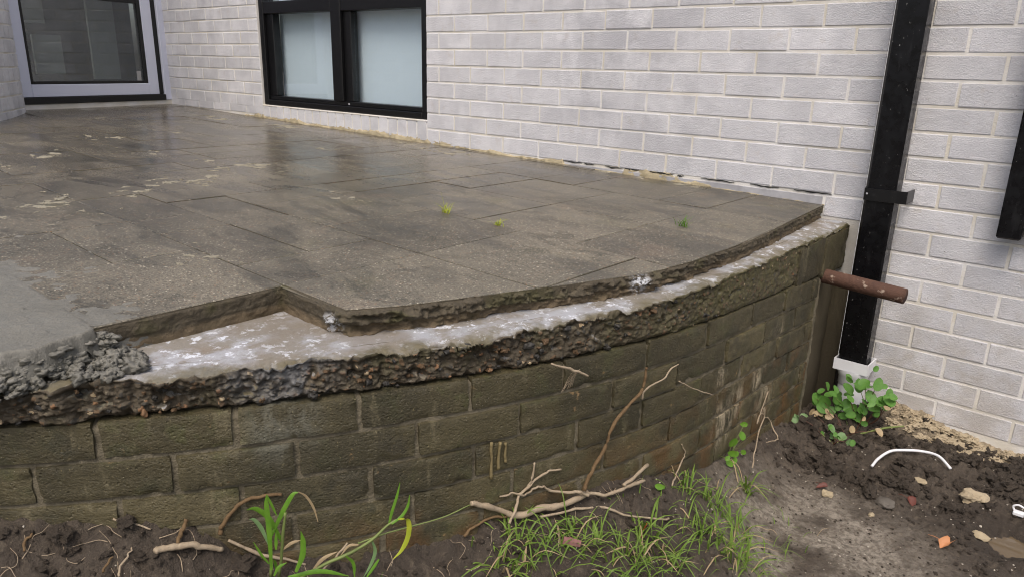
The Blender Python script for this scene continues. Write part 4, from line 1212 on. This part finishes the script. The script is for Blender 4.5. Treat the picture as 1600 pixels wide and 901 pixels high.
# thin smear over the neighbouring slabs
inside = (Y < -2.437) & (X < .84 + 9 * (Y < -2.437))
edge = np.clip((-2.40 - Y) / .10, -1.6, 1) * .004 + .0035 * fbm(X * 13, Y * 13, 0, 4, 119) + .0022 * fbm(X * 50, Y * 50, 0, 3, 120) + .0006
Z = np.where(Y > -2.437, np.minimum(PZ(X) + edge, PZ(X) + .0022), Z)
Z = np.where((Y > -2.437) & (X > .836), -.052 + .010 * np.clip(fbm(X * 28, Y * 28, 0, 3, 115) + .8 - (X - .836) * 9 - (Y + 2.437) * 16, -1, 1.2), Z)
keep = (rr < rb + .030 + .006 * fbm(X * 40, Y * 40, 0, 2, 133)) & ((Y < -2.437) | ((X < .834) & (edge > -.004)) | ((Y < -2.36) & (X > .836) & (X < .95)))
patch = tag(thing('mortar_patch', 'fresh wet grey mortar trowelled over the broken patio corner, lumpy at its edge', 'mortar patch', (.7, -2.6, 0)))
part(grid_mesh(np.stack([X, Y, Z], -1), 'trowelled_bed', M['wet'], None, False, keep), patch)
mb = MB()
for i in range(620):
    t_ = random.uniform(1.56, 2.05); a_ = random.random()
    rbi = float(np.interp(t_, [1.40, 1.585, 1.625, 1.66, 1.70, 1.80, 3], [2.36, 2.40, 2.455, 2.488, 2.506, 2.510, 2.51]))
    z_ = random.uniform(-.060, -.003)
    r_i = rbi - .011 + (-.004 - z_) * .62 + random.uniform(-.005, .005)
    p_ = onwall(np.array([t_]), r_i, np.array([z_]))[0]
    lump(mb, p_, random.choice((.004, .006, .008, .011)), .6, .5, 2, i * .77, 2.0)
for i in range(90):
    u_i, v_i = random.random(), random.random()
    p_ = (.845 + u_i * .10, -2.50 + v_i * .11 , -.045 + .02 * random.random() * (1 - u_i))
    lump(mb, p_, random.choice((.004, .006, .009, .013)), .7, .7, 2, i * 1.3 + 3, 2.6)
o = part(mb.build('mortar_lumps', M['wet'], None, True), patch); o['kind'] = 'stuff'

# dried mortar splashes on the slabs
mb = MB()
SPL = [[-0.393, -1.835, 3], [-0.441, -1.879, 1.5], [-0.424, -2.068, 2.6], [-0.364, -2.112, 3], [-0.321, -2.155, 3], [-0.487, -1.748, 2.2], [-0.51, -1.663, 3], [-0.498, -1.596, 2.6], [-0.602, -1.669, 2], [-0.566, -1.485, 3], [-0.933, -1.308, 3], [-0.722, -1.361, 2.6], [-0.76, -1.253, 3], [-0.653, -1.225, 2.6], [-0.702, -1.165, 3], [-2.049, -1.386, 3], [-3.04, -0.965, 4], [-1.905, -1.116, 4], [-2.029, -0.935, 3], [-1.958, -1.277, 3], [-1.408, -1.381, 4], [-2.912, -0.265, 5], [-2.669, -0.322, 5], [-3.052, -0.336, 4], [-2.214, -0.185, 4], [-2.111, -0.164, 5], [-1.995, -0.205, 4], [-1.055, -0.64, 3], [0.097, -1.374, 2.2], [0.12, -1.324, 1.6], [-0.009, -1.312, 1.5], [-1.043, -0.111, 3], [-0.947, -0.123, 3.5], [-0.782, -0.176, 3], [-0.555, -0.203, 3], [-0.556, -0.108, 3], [0.382, -0.112, 1.6], [0.29, -0.03, 3], [0.497, -0.045, 2.4], [0.707, -0.037, 3], [0.943, -0.064, 1.6], [1.054, -0.099, 1.3], [0.537, -2.137, 1.2], [0.487, -2.089, 1.2], [0.526, -2.052, 1.4], [-0.047, -2.218, 1.2], [-0.228, -2.287, 2], [-1.209, -2.001, 2], [-1.41, -1.801, 4], [-1.492, -1.736, 3], [-0.184, -2.087, 1.2]]
for (x, y, q) in list(SPL):
    for _ in range(5):
        SPL.append([x + random.gauss(0, .07), y + random.gauss(0, .035), q * random.uniform(.12, .5)])
for i, (x, y, q) in enumerate(SPL):
    w = np.linspace(0, 2 * math.pi, 25)[:-1]
    rad = .0070 * q * np.clip(1 + .9 * fbm(np.cos(w) * 1.8 + i * 3.1, np.sin(w) * 1.8, 0, 4, 121), .15, 2.2)
    a_ = random.random() * 3
    ex, ey = np.cos(w) * rad * 1.35, np.sin(w) * rad * .8
    XX, YY = x + ex * math.cos(a_) - ey * math.sin(a_), y + ex * math.sin(a_) + ey * math.cos(a_)
    YY = np.minimum(YY, -.012)
    ring_ = [(XX[j], YY[j], PZ(XX[j]) - .001) for j in range(24)] + [(x + (XX[j] - x) * .8, y + (YY[j] - y) * .8, PZ(x) + .0012) for j in range(24)]
    mb.add(ring_, [tuple(24 + j for j in range(24))] + [(j, (j + 1) % 24, 24 + (j + 1) % 24, 24 + j) for j in range(24)])
tag(mb.build('mortar_splashes', M['splash']), 'dried cream mortar splashes scattered over the patio slabs', 'mortar splashes', kind='stuff')

# ================================================================ downpipe in front of the house wall
dpipe = thing('downpipe', 'tall black square downpipe with strap, running into a white plastic drain fitting', 'downpipe', (1.52, -.06, -.78))
def pbox(name, mat, *b, c=.004, parent=dpipe):
    mb = MB(); mb.box(*b, c)
    return part(mb.build(name, mat), parent)
pbox('pipe_body', M['pipe'], 1.466, 1.564, -.098, -.018, -.575, 2.4, c=.006)
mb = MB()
tube(mb, [(1.4645, -.0995, -.545), (1.4645, -.0995, .3), (1.4645, -.0995, 2.4)], [.0007, .0007], 6, 4)  # thin white tube as a painted highlight on the pipe's front corner
part(mb.build('corner_highlight', M['pvc']), dpipe)
# strap
mb = MB()
st = [(1.458, -.02), (1.458, -.085), (1.464, -.1045), (1.50, -.1075), (1.55, -.1045), (1.5705, -.100), (1.602, -.098)]
v = [(x, y, z) for x, y in st for z in (.055 , .098)] + [(x, y + .004, z) for x, y in st for z in (.055, .098)]
m_ = len(st)
f = []
for i in range(m_ - 1):
    a = 2 * i
    f += [(a, a + 2, a + 3, a + 1), (2 * m_ + a, 2 * m_ + a + 1, 2 * m_ + a + 3, 2 * m_ + a + 2), (a + 1, a + 3, 2 * m_ + a + 3, 2 * m_ + a + 1), (a, 2 * m_ + a, 2 * m_ + a + 2, a + 2)]
f += [(2 * m_ - 2, 4 * m_ - 2, 4 * m_ - 1, 2 * m_ - 1)]
mb.add(v, f); mb.box(1.5985, 1.602, -.097, .0, .055, .098)
strap = part(mb.build('strap', M['black']), dpipe)
mb = MB(); lump(mb, (1.474, -.108, .078), .004, 1, .1, 1, 2); mb.build('screw', M['lead'], strap, True)
# white fitting: square socket, flare, round collar and pipe
mb = MB()
x0, x1, y0, y1, w_ = 1.455, 1.578, -.110, -.006, .004
for b in ((x0, x1, y0, y0 + w_), (x0, x1, y1 - w_, y1), (x0, x0 + w_, y0 + w_, y1 - w_), (x1 - w_, x1, y0 + w_, y1 - w_)):
    mb.box(b[0], b[1], b[2], b[3], -.590, -.548)
mb.box(x0 + .001, x1 - .001, y0 + .001, y1 - .001, -.592, -.582)
part(mb.build('square_socket', M['pvc']), dpipe)
def lathe(name, prof, c, mat, parent, n=36):
    mb = MB(); v = []
    for r, z in prof:
        for j in range(n):
            w = 2 * math.pi * j / n
            v.append((c[0] + r * math.cos(w), c[1] + r * math.sin(w), z))
    f = [(i * n + j, i * n + (j + 1) % n, (i + 1) * n + (j + 1) % n, (i + 1) * n + j) for i in range(len(prof) - 1) for j in range(n)]
    mb.add(v, f)
    return part(mb.build(name, mat, None, True), parent)
lathe('collar', [(.058, -.588), (.0575, -.598), (.0555, -.606), (.054, -.610), (.0525, -.616), (.0500, -.620), (.0500, -.648), (.0485, -.650)], (1.519, -.062), M['pvc'], dpipe)
lathe('drain_pipe', [(.0478, -.645), (.0475, -.75), (.0475, -.95)], (1.519, -.062), M['pvc'], dpipe)
# short downpipe at the right edge
dp2 = thing('downpipe', 'short black downpipe ending above the bricks with a white fitting, at the right edge', 'downpipe', (1.92, -.05, 0))
pbox('pipe_body', M['pipe'], 1.878, 1.946, -.082, -.022, -.018, 2.4, c=.005, parent=dp2)
pbox('white_fitting', M['pvc'], 1.950, 2.02, -.060, -.004, .000, .060, parent=dp2)
pbox('bracket', M['lead'], 1.947, 1.975, -.050, -.010, .061, .14, parent=dp2)

# ================================================================ rusty pipe
rp = thing('steel_pipe', 'rusty steel pipe stub sticking out of the retaining wall in front of the downpipe', 'pipe', (1.40, -.235, -.2))
mb = MB()
a, b = np.array([1.36, -.222, -.212]), np.array([1.685, -.262, -.2200])
tube(mb, [a, (a + b) / 2, b], [.0262, .0265, .0262], 24, 14, 0, 4)
mb.f.pop()
ax = (b - a) / np.linalg.norm(b - a)
tube(mb, [b, b - ax * .03, b - ax * .06], [.0265, .021, .021], 20, 1)
mb.f.pop(); 
part(mb.build('pipe_tube', M['rust'], None, True), rp)

# ================================================================ roots, twigs
def root(name, pts, rads, mat, label, group='roots hanging out of the wall and soil', wob=.003, parent=None, sides=8):
    mb = MB(); tube(mb, pts, [q * .72 for q in rads], sides, 7, wob * .55, int(abs(pts[0][0]) * 997) % 91)
    o = mb.build(name, mat, parent, True)
    if parent is None: tag(o, label, 'root', group)
    return o
mr = thing('root', 'thick pale broken root along the wall foot with a long brown arm up the bricks', 'root', PTS['root_main'][0])
def rpart(nm, key, rads, mat, wob=.003):
    mb = MB(); tube(mb, PTS[key], [q * .64 for q in rads], 9, 7, wob * .6, len(key))
    return part(mb.build(nm, mat, None, True), mr)
rpart('trunk', 'root_main', [.008, .0105, .0105, .0115, .012, .0105, .010, .008], M['rootpale'], .004)
rpart('branch', 'root_main2', [.0085, .0075, .007, .0065, .006, .0055, .0045], M['rootbrown'])
rpart('branch', 'root_mid', [.003, .004, .0045, .0045, .005, .006, .006], M['rootpale'])
rpart('branch', 'root_right', [.0065, .0065, .007, .0075, .006], M['rootpale'])
rpart('branch', 'root_up', [.004, .005, .005, .0045, .004], M['rootpale'])
rpart('branch', 'root_up2', [.005, .0045, .004], M['rootpale'])
rpart('branch', 'root_side', [.004, .0035, .0035, .003, .002], M['rootpale'])
for key, rads, mat, lab in (
        ('root_right2', [.006, .0065, .0065], 'rootpale', 'short stubby pale root poking up behind the thick broken root'),
        ('root_low', [.0035, .0045, .0045, .004, .0035, .003], 'rootpale', 'long thin pale root lying over the grass below the thick broken root'),
        ('root_lowl', [.005, .0045, .004], 'rootbrown', 'dark brown root at the wall foot under the left end of the thick broken root'),
        ('root_f1', [.0035, .0045, .004], 'rootpale', 'short pale root sticking out just under the broken concrete ledge'),
        ('root_f2', [.0025, .0025, .002], 'rootpale', 'thin pale root hanging from a mortar joint right of the long brown root arm'),
        ('root_l1', [.006, .0055, .005, .004], 'rootbrown', 'arched brown root beside the broad leaved seedling'),
        ('root_l2', [.009, .0085, .008, .006], 'rootpale', 'stout tan root lying on the dark soil left of the seedling'),
        ('root_l3', [.004, .005, .0045, .003], 'rootpale', 'pale straight root crossing behind the seedling stems'),
        ('root_l4', [.0055, .006, .006], 'rootbrown', 'short upright brown root stub above the stout tan root'),
        ('root_l5', [.0025, .003, .0025], 'rootpale', 'thin pale root on the bank above the stout tan root'),
        ('root_l6', [.003, .0035, .003], 'rootbrown', 'small curled brown root at the far left of the soil bank'),
        ('root_l7', [.003, .003, .002], 'rootpale', 'thin pale root upright at the bottom edge, left of the stout tan root'),
        ('root_l8', [.003, .003, .002], 'rootbrown', 'thin brown root at the bottom edge, leftmost of a pair'),
        ('root_r1', [.003, .003, .003, .0025, .002], 'rootpale', 'long thin pale root trailing down the corner bricks to the soil'),
        ('root_r2', [.0028, .003, .003, .002], 'rootpale', 'hooked pale root at the dark soil beside the corner bricks'),
        ('root_r3', [.0032, .003, .0025], 'rootpale', 'reddish pale root against the bricks right of the root tangle'),
        ('twig_l', [.003, .0035, .003], 'rootpale', 'small grey twig leaning on the long bent weed')):
    root('root', PTS[key], rads, M[mat], lab)

mb = MB()
for i in range(75):
    if i < 55:
        s_ = random.uniform(1.05, 1.75); d_ = random.uniform(.005, .14)
    else:
        s_ = random.uniform(-.1, 1.0); d_ = random.uniform(.004, .06)
    q = onwall(np.array([s_]), RF + d_, np.array([0.]))[0]
    q[2] = float(soil_h(q[0], q[1])) + .002
    pts_ = [q]
    dv = RNG.normal(0, 1, 3) * np.array([1, 1, .25]); dv /= np.linalg.norm(dv)
    for k in range(4):
        dv = dv + RNG.normal(0, .45, 3) * np.array([1, 1, .5]); dv /= np.linalg.norm(dv)
        n_ = pts_[-1] + dv * random.uniform(.008, .022)
        n_[2] = max(n_[2], float(soil_h(n_[0], n_[1])) + .001)
        pts_.append(n_)
    tube(mb, pts_, [random.uniform(.0006, .0012), .0004], 5, 3)
for c_, n_h in ((PTS['root_f1'][2], 9),):
    for i in range(n_h):
        p = np.array(c_) + np.array([-.01, random.uniform(-.02, .02), 0])
        tube(mb, [p, p + np.array([-.012, random.uniform(-.01, .012), -.02]), p + np.array([-.014, random.uniform(-.025, .025), -.045])], [.0006, .0004], 5, 4)
tag(mb.build('fine_roots', M['rootpale'], None, True), 'hair fine roots tangled in the soil bank and under the ledge', 'fine roots', kind='stuff')

# ================================================================ weeds and grass
TOCAM = np.array([.62, -.72, .29])
def sideof(a, b):
    t = np.array(b) - np.array(a); s_ = np.cross(t, TOCAM); return s_ / (np.linalg.norm(s_) + 1e-9)
sd = thing('weed', 'broad leaved grass seedling with arching blades, growing at the wall foot', 'weed', PTS['sa'][0])
wa = [.0105, .008, .010, .005, .009, .005, .011, .006, .006, .009, .006, .005, .006]
for i in range(13):
    mb = MB(); P = PTS['la%d' % i]
    blade(mb, P, [wa[i] * .5, wa[i], wa[i] * .9, .001], sideof(P[0], P[-1]) + .35 * np.array([0, 0, 1.0]) * (i % 2), 5, .18)
    part(mb.build('leaf', M['dry'] if i in (5, 8) else (M['bluegreen'] if i in (1,) else M['green']), None, True), sd)
for key in ('sa', 'sa2'):
    mb = MB(); tube(mb, PTS[key], [.0035, .003, .0025], 7, 4, .001, 3); part(mb.build('stem', M['gstem'], None, True), sd)
vb = thing('weed', 'long bent weed stem with bright yellow green blades leaning right along the wall foot', 'weed', PTS['sb'][0])
wb_ = [.006, .006, .010, .007, .007, .006, .007, .005]
for i in range(8):
    mb = MB(); P = PTS['lb%d' % i]
    blade(mb, P, [wb_[i] * .5, wb_[i], wb_[i] * .9, .001], sideof(P[0], P[-1]), 5, .15)
    part(mb.build('leaf', M['dry'] if i in (6, 7) else (M['bluegreen'] if i == 3 else M['yellow'] if i == 2 else M['green']), None, True), vb)
for key, rd in (('sb', [.004, .0035, .003, .002]), ('sb2', [.0018, .0015, .0012])):
    mb = MB(); tube(mb, PTS[key], rd, 7, 4, .001, 3); part(mb.build('stem', M['gstem'], None, True), vb)
def round_leaf(c, size, nrm, spin, lobes=0, cup=.15, asp=.8):
    nrm = np.array(nrm, float); nrm /= np.linalg.norm(nrm)
    a = np.cross(nrm, (0.1, .2, 1)); a /= np.linalg.norm(a); b = np.cross(nrm, a)
    ca, sa = math.cos(spin), math.sin(spin); a, b = a * ca + b * sa, b * ca - a * sa
    v = [np.array(c)]; n_ = 12
    for j in range(n_):
        w = 2 * math.pi * j / n_
        rr_ = size * (.95 + .14 * math.cos(w) + .22 * max(0, math.cos(w)) ** 6)
        v.append(np.array(c) + a * rr_ * math.cos(w) + b * rr_ * asp * math.sin(w) + nrm * cup * size * (abs(math.sin(w)) * 1.2 - .4 * math.cos(w)))
    return v, [(0, j + 1, (j + 1) % n_ + 1) for j in range(n_)]
bush = thing('weed', 'bushy weed with small rounded green leaves on reddish stems at the drainpipe foot', 'weed', PTS['bush'][1])
BASE = [np.array(p) + np.array([0, 0, -.01]) for p in PTS['bush']]
def bleaf(P, size, mat, nm='leaf', stem=True, i=0):
    P = np.array(P) + RNG.normal(0, .012, 3) * np.array([.3, 1, .3])
    P[2] = max(P[2], float(soil_h(P[0], P[1])) + .018)
    n_ = TOCAM + RNG.normal(0, .5, 3) + np.array([0, 0, .5])
    v, f = round_leaf(P, size, n_, RNG.uniform(0, 6), cup=RNG.uniform(.05, .4), asp=RNG.uniform(.6, .95))
    mb = MB(); mb.add(v, f)
    part(mb.build(nm, mat, None, True), bush)
    if stem:
        b = min(BASE, key=lambda q: np.linalg.norm(q - P)) + RNG.normal(0, .012, 3) * np.array([1, 1, 0])
        m_ = (b + P) / 2 + RNG.normal(0, .012, 3)
        mb = MB(); tube(mb, [b, m_, P], [.0022, .0016, .001], 5, 4, .002, i)
        part(mb.build('stem', M['stem'] if i % 3 else M['gstem'], None, True), bush)
for i, P in enumerate(PTS['bushleaf']):
    bleaf(P, RNG.uniform(.017, .028), M['bushg'], i=i)
    for _ in range(2): bleaf(np.array(P) + RNG.normal(0, .022, 3) + np.array([0, 0, .012]), RNG.uniform(.011, .018), M['bushg'], i=i + 1, stem=False)
for i, P in enumerate(PTS['bushlow']):
    bleaf(P, RNG.uniform(.012, .019), M['bluegreen'], i=i)
    bleaf(np.array(P) + RNG.normal(0, .02, 3) * np.array([1, .5, 1]), RNG.uniform(.007, .012), M['bushg'], stem=i % 2 == 0, i=i + 2)
for i, P in enumerate(PTS['bushpale']):
    bleaf(P, RNG.uniform(.012, .018), M['dry'], 'dry_leaf', i=i)
mb = MB(); P0 = BASE[2]
tube(mb, [P0, P0 + np.array([.10, .03, .06]), P0 + np.array([.17, .05, .09])], [.004, .0038, .003], 6, 5, .002, 2)
part(mb.build('stem', M['gstem'], None, True), bush)
cv_ = thing('weed', 'small weed with stacked round bright leaves against the corner bricks', 'weed', PTS['clover'][0])
c0 = np.array(PTS['clover'][0])
for i, (dx, dz, sz) in enumerate(((0, .012, .014), (.02, .0, .011), (-.015, -.012, .012), (.012, -.022, .011), (.045, .045, .014), (.05, .085, .011), (-.005, .055, .017), (.06, -.015, .011), (-.03, .01, .009))):
    p = c0 + np.array([.018, dx * 1.3, dz + .012])
    v, f = round_leaf(p, sz, TOCAM + RNG.normal(0, .25, 3), i * 1.3, cup=.15)
    mb = MB(); mb.add(v, f); part(mb.build('leaf', M['green'], None, True), cv_)
    mb = MB(); tube(mb, [c0 + np.array([.01, 0, -.03]), (c0 + p) / 2, p], [.0012, .001, .0008], 5, 3); part(mb.build('stem', M['gstem'], None, True), cv_)
cv2 = thing('weed', 'single tiny round leaved weed on bare soil under the root tangle', 'weed', PTS['clover'][1])
for i, (dx, dz) in enumerate(((0, .02), (.014, .012))):
    p = np.array(PTS['clover'][1]) + np.array([.01, dx, dz])
    v, f = round_leaf(p, .011 - .003 * i, TOCAM, i * 1.3, cup=.1)
    mb = MB(); mb.add(v, f); part(mb.build('leaf', M['green'], None, True), cv2)
    mb = MB(); tube(mb, [PTS['clover'][1], p], [.0012, .001], 5, 3); part(mb.build('stem', M['gstem'], None, True), cv2)
# tufts in the patio joints
for key, (x, y, q, mt), lab in (('a', (.514, -1.246, 1.0, 'yellow'), 'tiny yellow green grass tuft in the patio joint, with one tall stalk'),
                                ('b', (.74, -1.246, .9, 'yellow'), 'tiny flattened yellow tuft in the same patio joint, nearer the ledge'),
                                ('c', (1.125, -.790, .95, 'green'), 'small dark green grass tuft in the patio joint near the ledge end')):
    mb = MB()
    for i in range(26 if key != 'b' else 18):
        w = random.random() * 6.28; l = q * random.uniform(.018, .04); tl = random.uniform(.4, 1.2)
        p = np.array([x + random.gauss(0, .008), y + random.gauss(0, .003), PZ(x) - .003])
        e = p + np.array([math.cos(w) * l * tl, math.sin(w) * l * tl, l * (1.0 if key != 'b' else .55)])
        blade(mb, [p, (p + e) / 2 + np.array([0, 0, l * .22]), e], [.0022, .002, .0005], None, 3, .2)
    if key == 'a': blade(mb, [(x, y, PZ(x)), (x - .01, y, .05), (x - .018, y - .005, .085)], [.0025, .002, .0008], None, 4)
    tag(mb.build('grass_tuft', M[mt], None), lab, 'grass tuft')
# the grass on the soil
mb, mb2 = MB(), MB()
def gblade(m_, p, l, w, lean, wd):
    d = np.array([math.cos(w), math.sin(w), 0])
    e = p + d * l * lean + np.array([0, 0, l * max(.02, 1 - .78 * lean)])
    mid = p + d * l * lean * .42 + np.array([0, 0, l * max(.18, .66 - .32 * lean)])
    blade(m_, [p, mid, e], [wd, wd * .9, .0004], None, 3, .25)
for i, T in enumerate(PTS['tuft']):
    n_ = 30
    for k in range(n_):
        off = RNG.normal(0, .020 if i > 1 else .012, 2)
        x, y = T[0] + off[0] * .9, T[1] + off[1]
        s_, d_ = wall_sd(x, y)
        if d_ < .006: x += .01
        p = np.array([x, y, float(soil_h(x, y)) - .006])
        gblade(mb if random.random() < .9 else mb2, p, random.uniform(.04, .12) * (1 if random.random() < .88 else 1.5), random.random() * 6.28, random.uniform(.45, 1.25), random.uniform(.003, .0062))
for k in range(320):
    s_ = random.uniform(-.1, 1.35); d_ = random.uniform(.03, .30) 
    q = onwall(np.array([s_]), RF + d_, np.array([0.]))[0]
    if vnoise(q[0] * 9, q[1] * 9, 0, 3) < -.05: continue
    p = np.array([q[0], q[1], float(soil_h(q[0], q[1])) - .006])
    gblade(mb if random.random() < .88 else mb2, p, random.uniform(.025, .08), random.random() * 6.28, random.uniform(.3, 1.1), random.uniform(.0018, .0034))
tag(mb.build('grass', M['grassm']), 'patchy green grass growing at the foot of the retaining wall', 'grass', kind='stuff')
tag(mb2.build('dry_grass', M['dry']), 'dry straw coloured blades mixed into the grass by the wall', 'grass', kind='stuff')

# ================================================================ clods, grit, debris
ICO0, ICO0F = ico(0)
def crumb(mb, c, r):
    d = RNG.uniform(.6, 1.25, 12)
    V = ICO0 * d[:, None] * np.array([1.1, .95, .75]) * r
    mb.add(V + np.array(c), ICO0F)
mb = MB(); n_ = 0
while n_ < 5200:
    x, y = random.uniform(.8, 2.35), random.uniform(-2.75, -.02)
    s_, d_ = wall_sd(x, y)
    if d_ < .004 or d_ > .9: continue
    comp = math.hypot((x - 1.72), (y + .98))
    den = .55 if comp < .32 else 1.0
    if s_ > 1.1: den = 1.6
    if random.random() > den * .6: continue
    if math.hypot(x - 2.13, y + .57) < .10 or min(math.hypot(x - p[0], y - p[1]) for p in PTS['conduit']) < .035: continue
    r = random.choice((.002, .003, .004, .005, .007)) * (1.0 if comp > .35 else .6) * (1.25 if s_ > 1.1 else 1)
    z = float(soil_h(x, y))
    if n_ % (6 if s_ > 1.1 else 11) == 0 and comp > .3:
        lump(mb, (x, y, z + r * .25), r * random.uniform(1.3, 2.6), .6, .5, 2, n_ * .613, 2.2)
    else:
        crumb(mb, (x, y, z + r * .3), r)
    n_ += 1
for _ in range(150):
    x, y = random.uniform(1.46, 2.15), random.uniform(-.62, -.06)
    if math.hypot(x - 2.13, y + .57) < .13 or min(math.hypot(x - p[0], y - p[1]) for p in PTS['conduit'] + PTS['clod_big'] + PTS['cream_stone'] + PTS['flat_stone'] + PTS['clip'] + PTS['leaf_brown']) < .05: continue
    lump(mb, (x, y, float(soil_h(x, y)) + .004), random.choice((.007, .009, .012, .017, .024, .032)), .75, .75, 2, random.random() * 90, 2.4)
tag(mb.build('soil_clods', M['clod'], None, False), 'crumbly dark soil clods scattered over the ground below the wall', 'soil clods', kind='stuff')
mb = MB()
for i in range(1500):
    x, y = random.uniform(.85, 2.35), random.uniform(-2.7, -.05)
    s_, d_ = wall_sd(x, y)
    if d_ < .006 or d_ > .85: continue
    r = random.choice((.0011, .0014, .0017, .0021, .0028)) * (1 if random.random() < .93 else 1.9)
    crumb(mb, (x, y, float(soil_h(x, y)) + r * .4), r)
tag(mb.build('grit', M['pebble'], None, False), 'pale grit and shell bits strewn over the soil', 'grit', kind='stuff')
mb = MB()
C_ = PTS['clay']
for i in range(420):
    t_ = random.random()
    x = 1.66 + t_ * .62; y = -.012 - abs(random.gauss(0, .045)) - .02 * t_
    r = random.choice((.003, .004, .006, .008, .011, .016))
    lump(mb, (x, y, float(soil_h(x, y)) + r * .25), r, .5, .7, 2, i * .91, 2.6)
tag(mb.build('clay_crumbs', M['clay'], None, False), 'dry cream clay crumbs heaped along the foot of the white wall', 'clay crumbs', kind='stuff')
def lumpthing(name, P, r, mat, label, cat, flat=.6, seed=1, rough=.4, sub=2):
    mb = MB(); lump(mb, (0, 0, 0), r, flat, rough, sub, seed)
    o = mb.build(name, mat, None, False, P); tag(o, label, cat); return o
def ground_pt(P, dz=0): return (P[0], P[1], float(soil_h(P[0], P[1])) + dz)
lumpthing('stone', ground_pt(PTS['flat_stone'][0], .008), .036, M['stone'], 'flat grey stone half sunk in the soil, largest of the loose stones', 'stone', .35, 7, .25)
lumpthing('clay_clod', ground_pt(PTS['clod_big'][0], .008), .028, M['clay'], 'big pale clay clod on dark soil near the puddle', 'clod', .7, 3, .5)
for P, r, lab, sd_ in zip(PTS['cream_stone'], (.020, .016, .022, .010), ('cream stone on the trodden soil with a brown leaf behind it', 'cream chip of stone right of the flat grey stone', 'angular cream stone at the puddle edge', 'small rounded pebble in front of the flat grey stone'), (2, 5, 8, 11)):
    lumpthing('stone', ground_pt(P, .004), r, M['cream'], lab, 'stone', .5, sd_, .5, 1)
mb = MB(); lump(mb, (1.60, -.13, float(soil_h(1.60, -.13)) + .01), .05, .7, .45, 2, 4); tag(mb.build('soil_lump', M['clod']), 'large dark soil lump in front of the white wall beside the bushy weed', 'soil lump')
cpts = [(p[0], p[1], max(p[2] + .004, float(soil_h(p[0], p[1])) + .018)) for p in PTS['conduit']]
mb = MB(); tube(mb, cpts, [.0046, .0046], 10, 7)
tag(mb.build('plastic_strip', M['pvc'], None, True), 'curved strip of white plastic tubing lying on the soil', 'plastic strip')
mb = MB(); tube(mb, PTS['straw'], [.0028, .0028], 7, 4)
tag(mb.build('plastic_sliver', M['red'], None, True), 'bright orange red sliver of plastic standing in the grass', 'plastic sliver')
mb = MB(); a, b = np.array(PTS['chip'][0]), np.array(PTS['chip'][1]); a[2] += .02; b[2] += .02
blade(mb, [a, (a + b) / 2, b], [.016, .017, .015], sideof(a, b), 3, .1)
v2 = [tuple(np.array(p) - TOCAM * .006) for p in mb.v]; mb.add(v2, [tuple(reversed(q)) for q in mb.f[:6]])
tag(mb.build('wood_chip', M['pink']), 'pinkish chip of wood lying in the grass', 'wood chip')
def leaf_thing(P, size, mat, label, sd_):
    mb = MB(); v, f = round_leaf((0, 0, 0), size, (.2, -.3, 1), sd_, cup=.5, asp=.6)
    v = [np.array(p) * (1 + .45 * float(vnoise(p[0] * 90, p[1] * 90, sd_, 7))) + np.array([0, 0, .35 * size * float(vnoise(p[0] * 70, p[1] * 70, sd_, 8))]) for p in v]; mb.add(v, f)
    tube(mb, [(0, 0, 0), (-size * 1.2, size * .2, .004), (-size * 2, size * .4, .0)], [.001, .0008], 5, 3)
    tag(mb.build('fallen_leaf', mat, None, True, ground_pt(P, .012)), label, 'leaf')
leaf_thing(PTS['leaf_orange'][0], .024, M['orange'], 'curled orange leaf on the soil left of the puddle', 1.0)
leaf_thing(PTS['leaf_brown'][0], .018, M['brown'], 'dark red brown leaf beside the flat grey stone', 2.0)
leaf_thing(PTS['leaf_brown'][1], .014, M['brown'], 'small brown leaf behind the cream stone on trodden soil', .5)
P = np.array(ground_pt(PTS['clip'][0], .010))
cl_ = thing('plastic_clip', 'small white plastic pipe clip lying by the right edge', 'clip', tuple(P))
mb = MB(); mb.box(P[0] - .014, P[0] + .014, P[1] - .010, P[1] + .010, P[2] - .006, P[2] + .006, .002); part(mb.build('clip_base', M['pvc']), cl_)
mb = MB(); tube(mb, [P + np.array([-.012, 0, .006]), P + np.array([-.016, 0, .018]), P + np.array([-.004, 0, .026]), P + np.array([.010, 0, .022])], [.003, .003], 7, 5); part(mb.build('clip_jaw', M['pvc'], None, True), cl_)
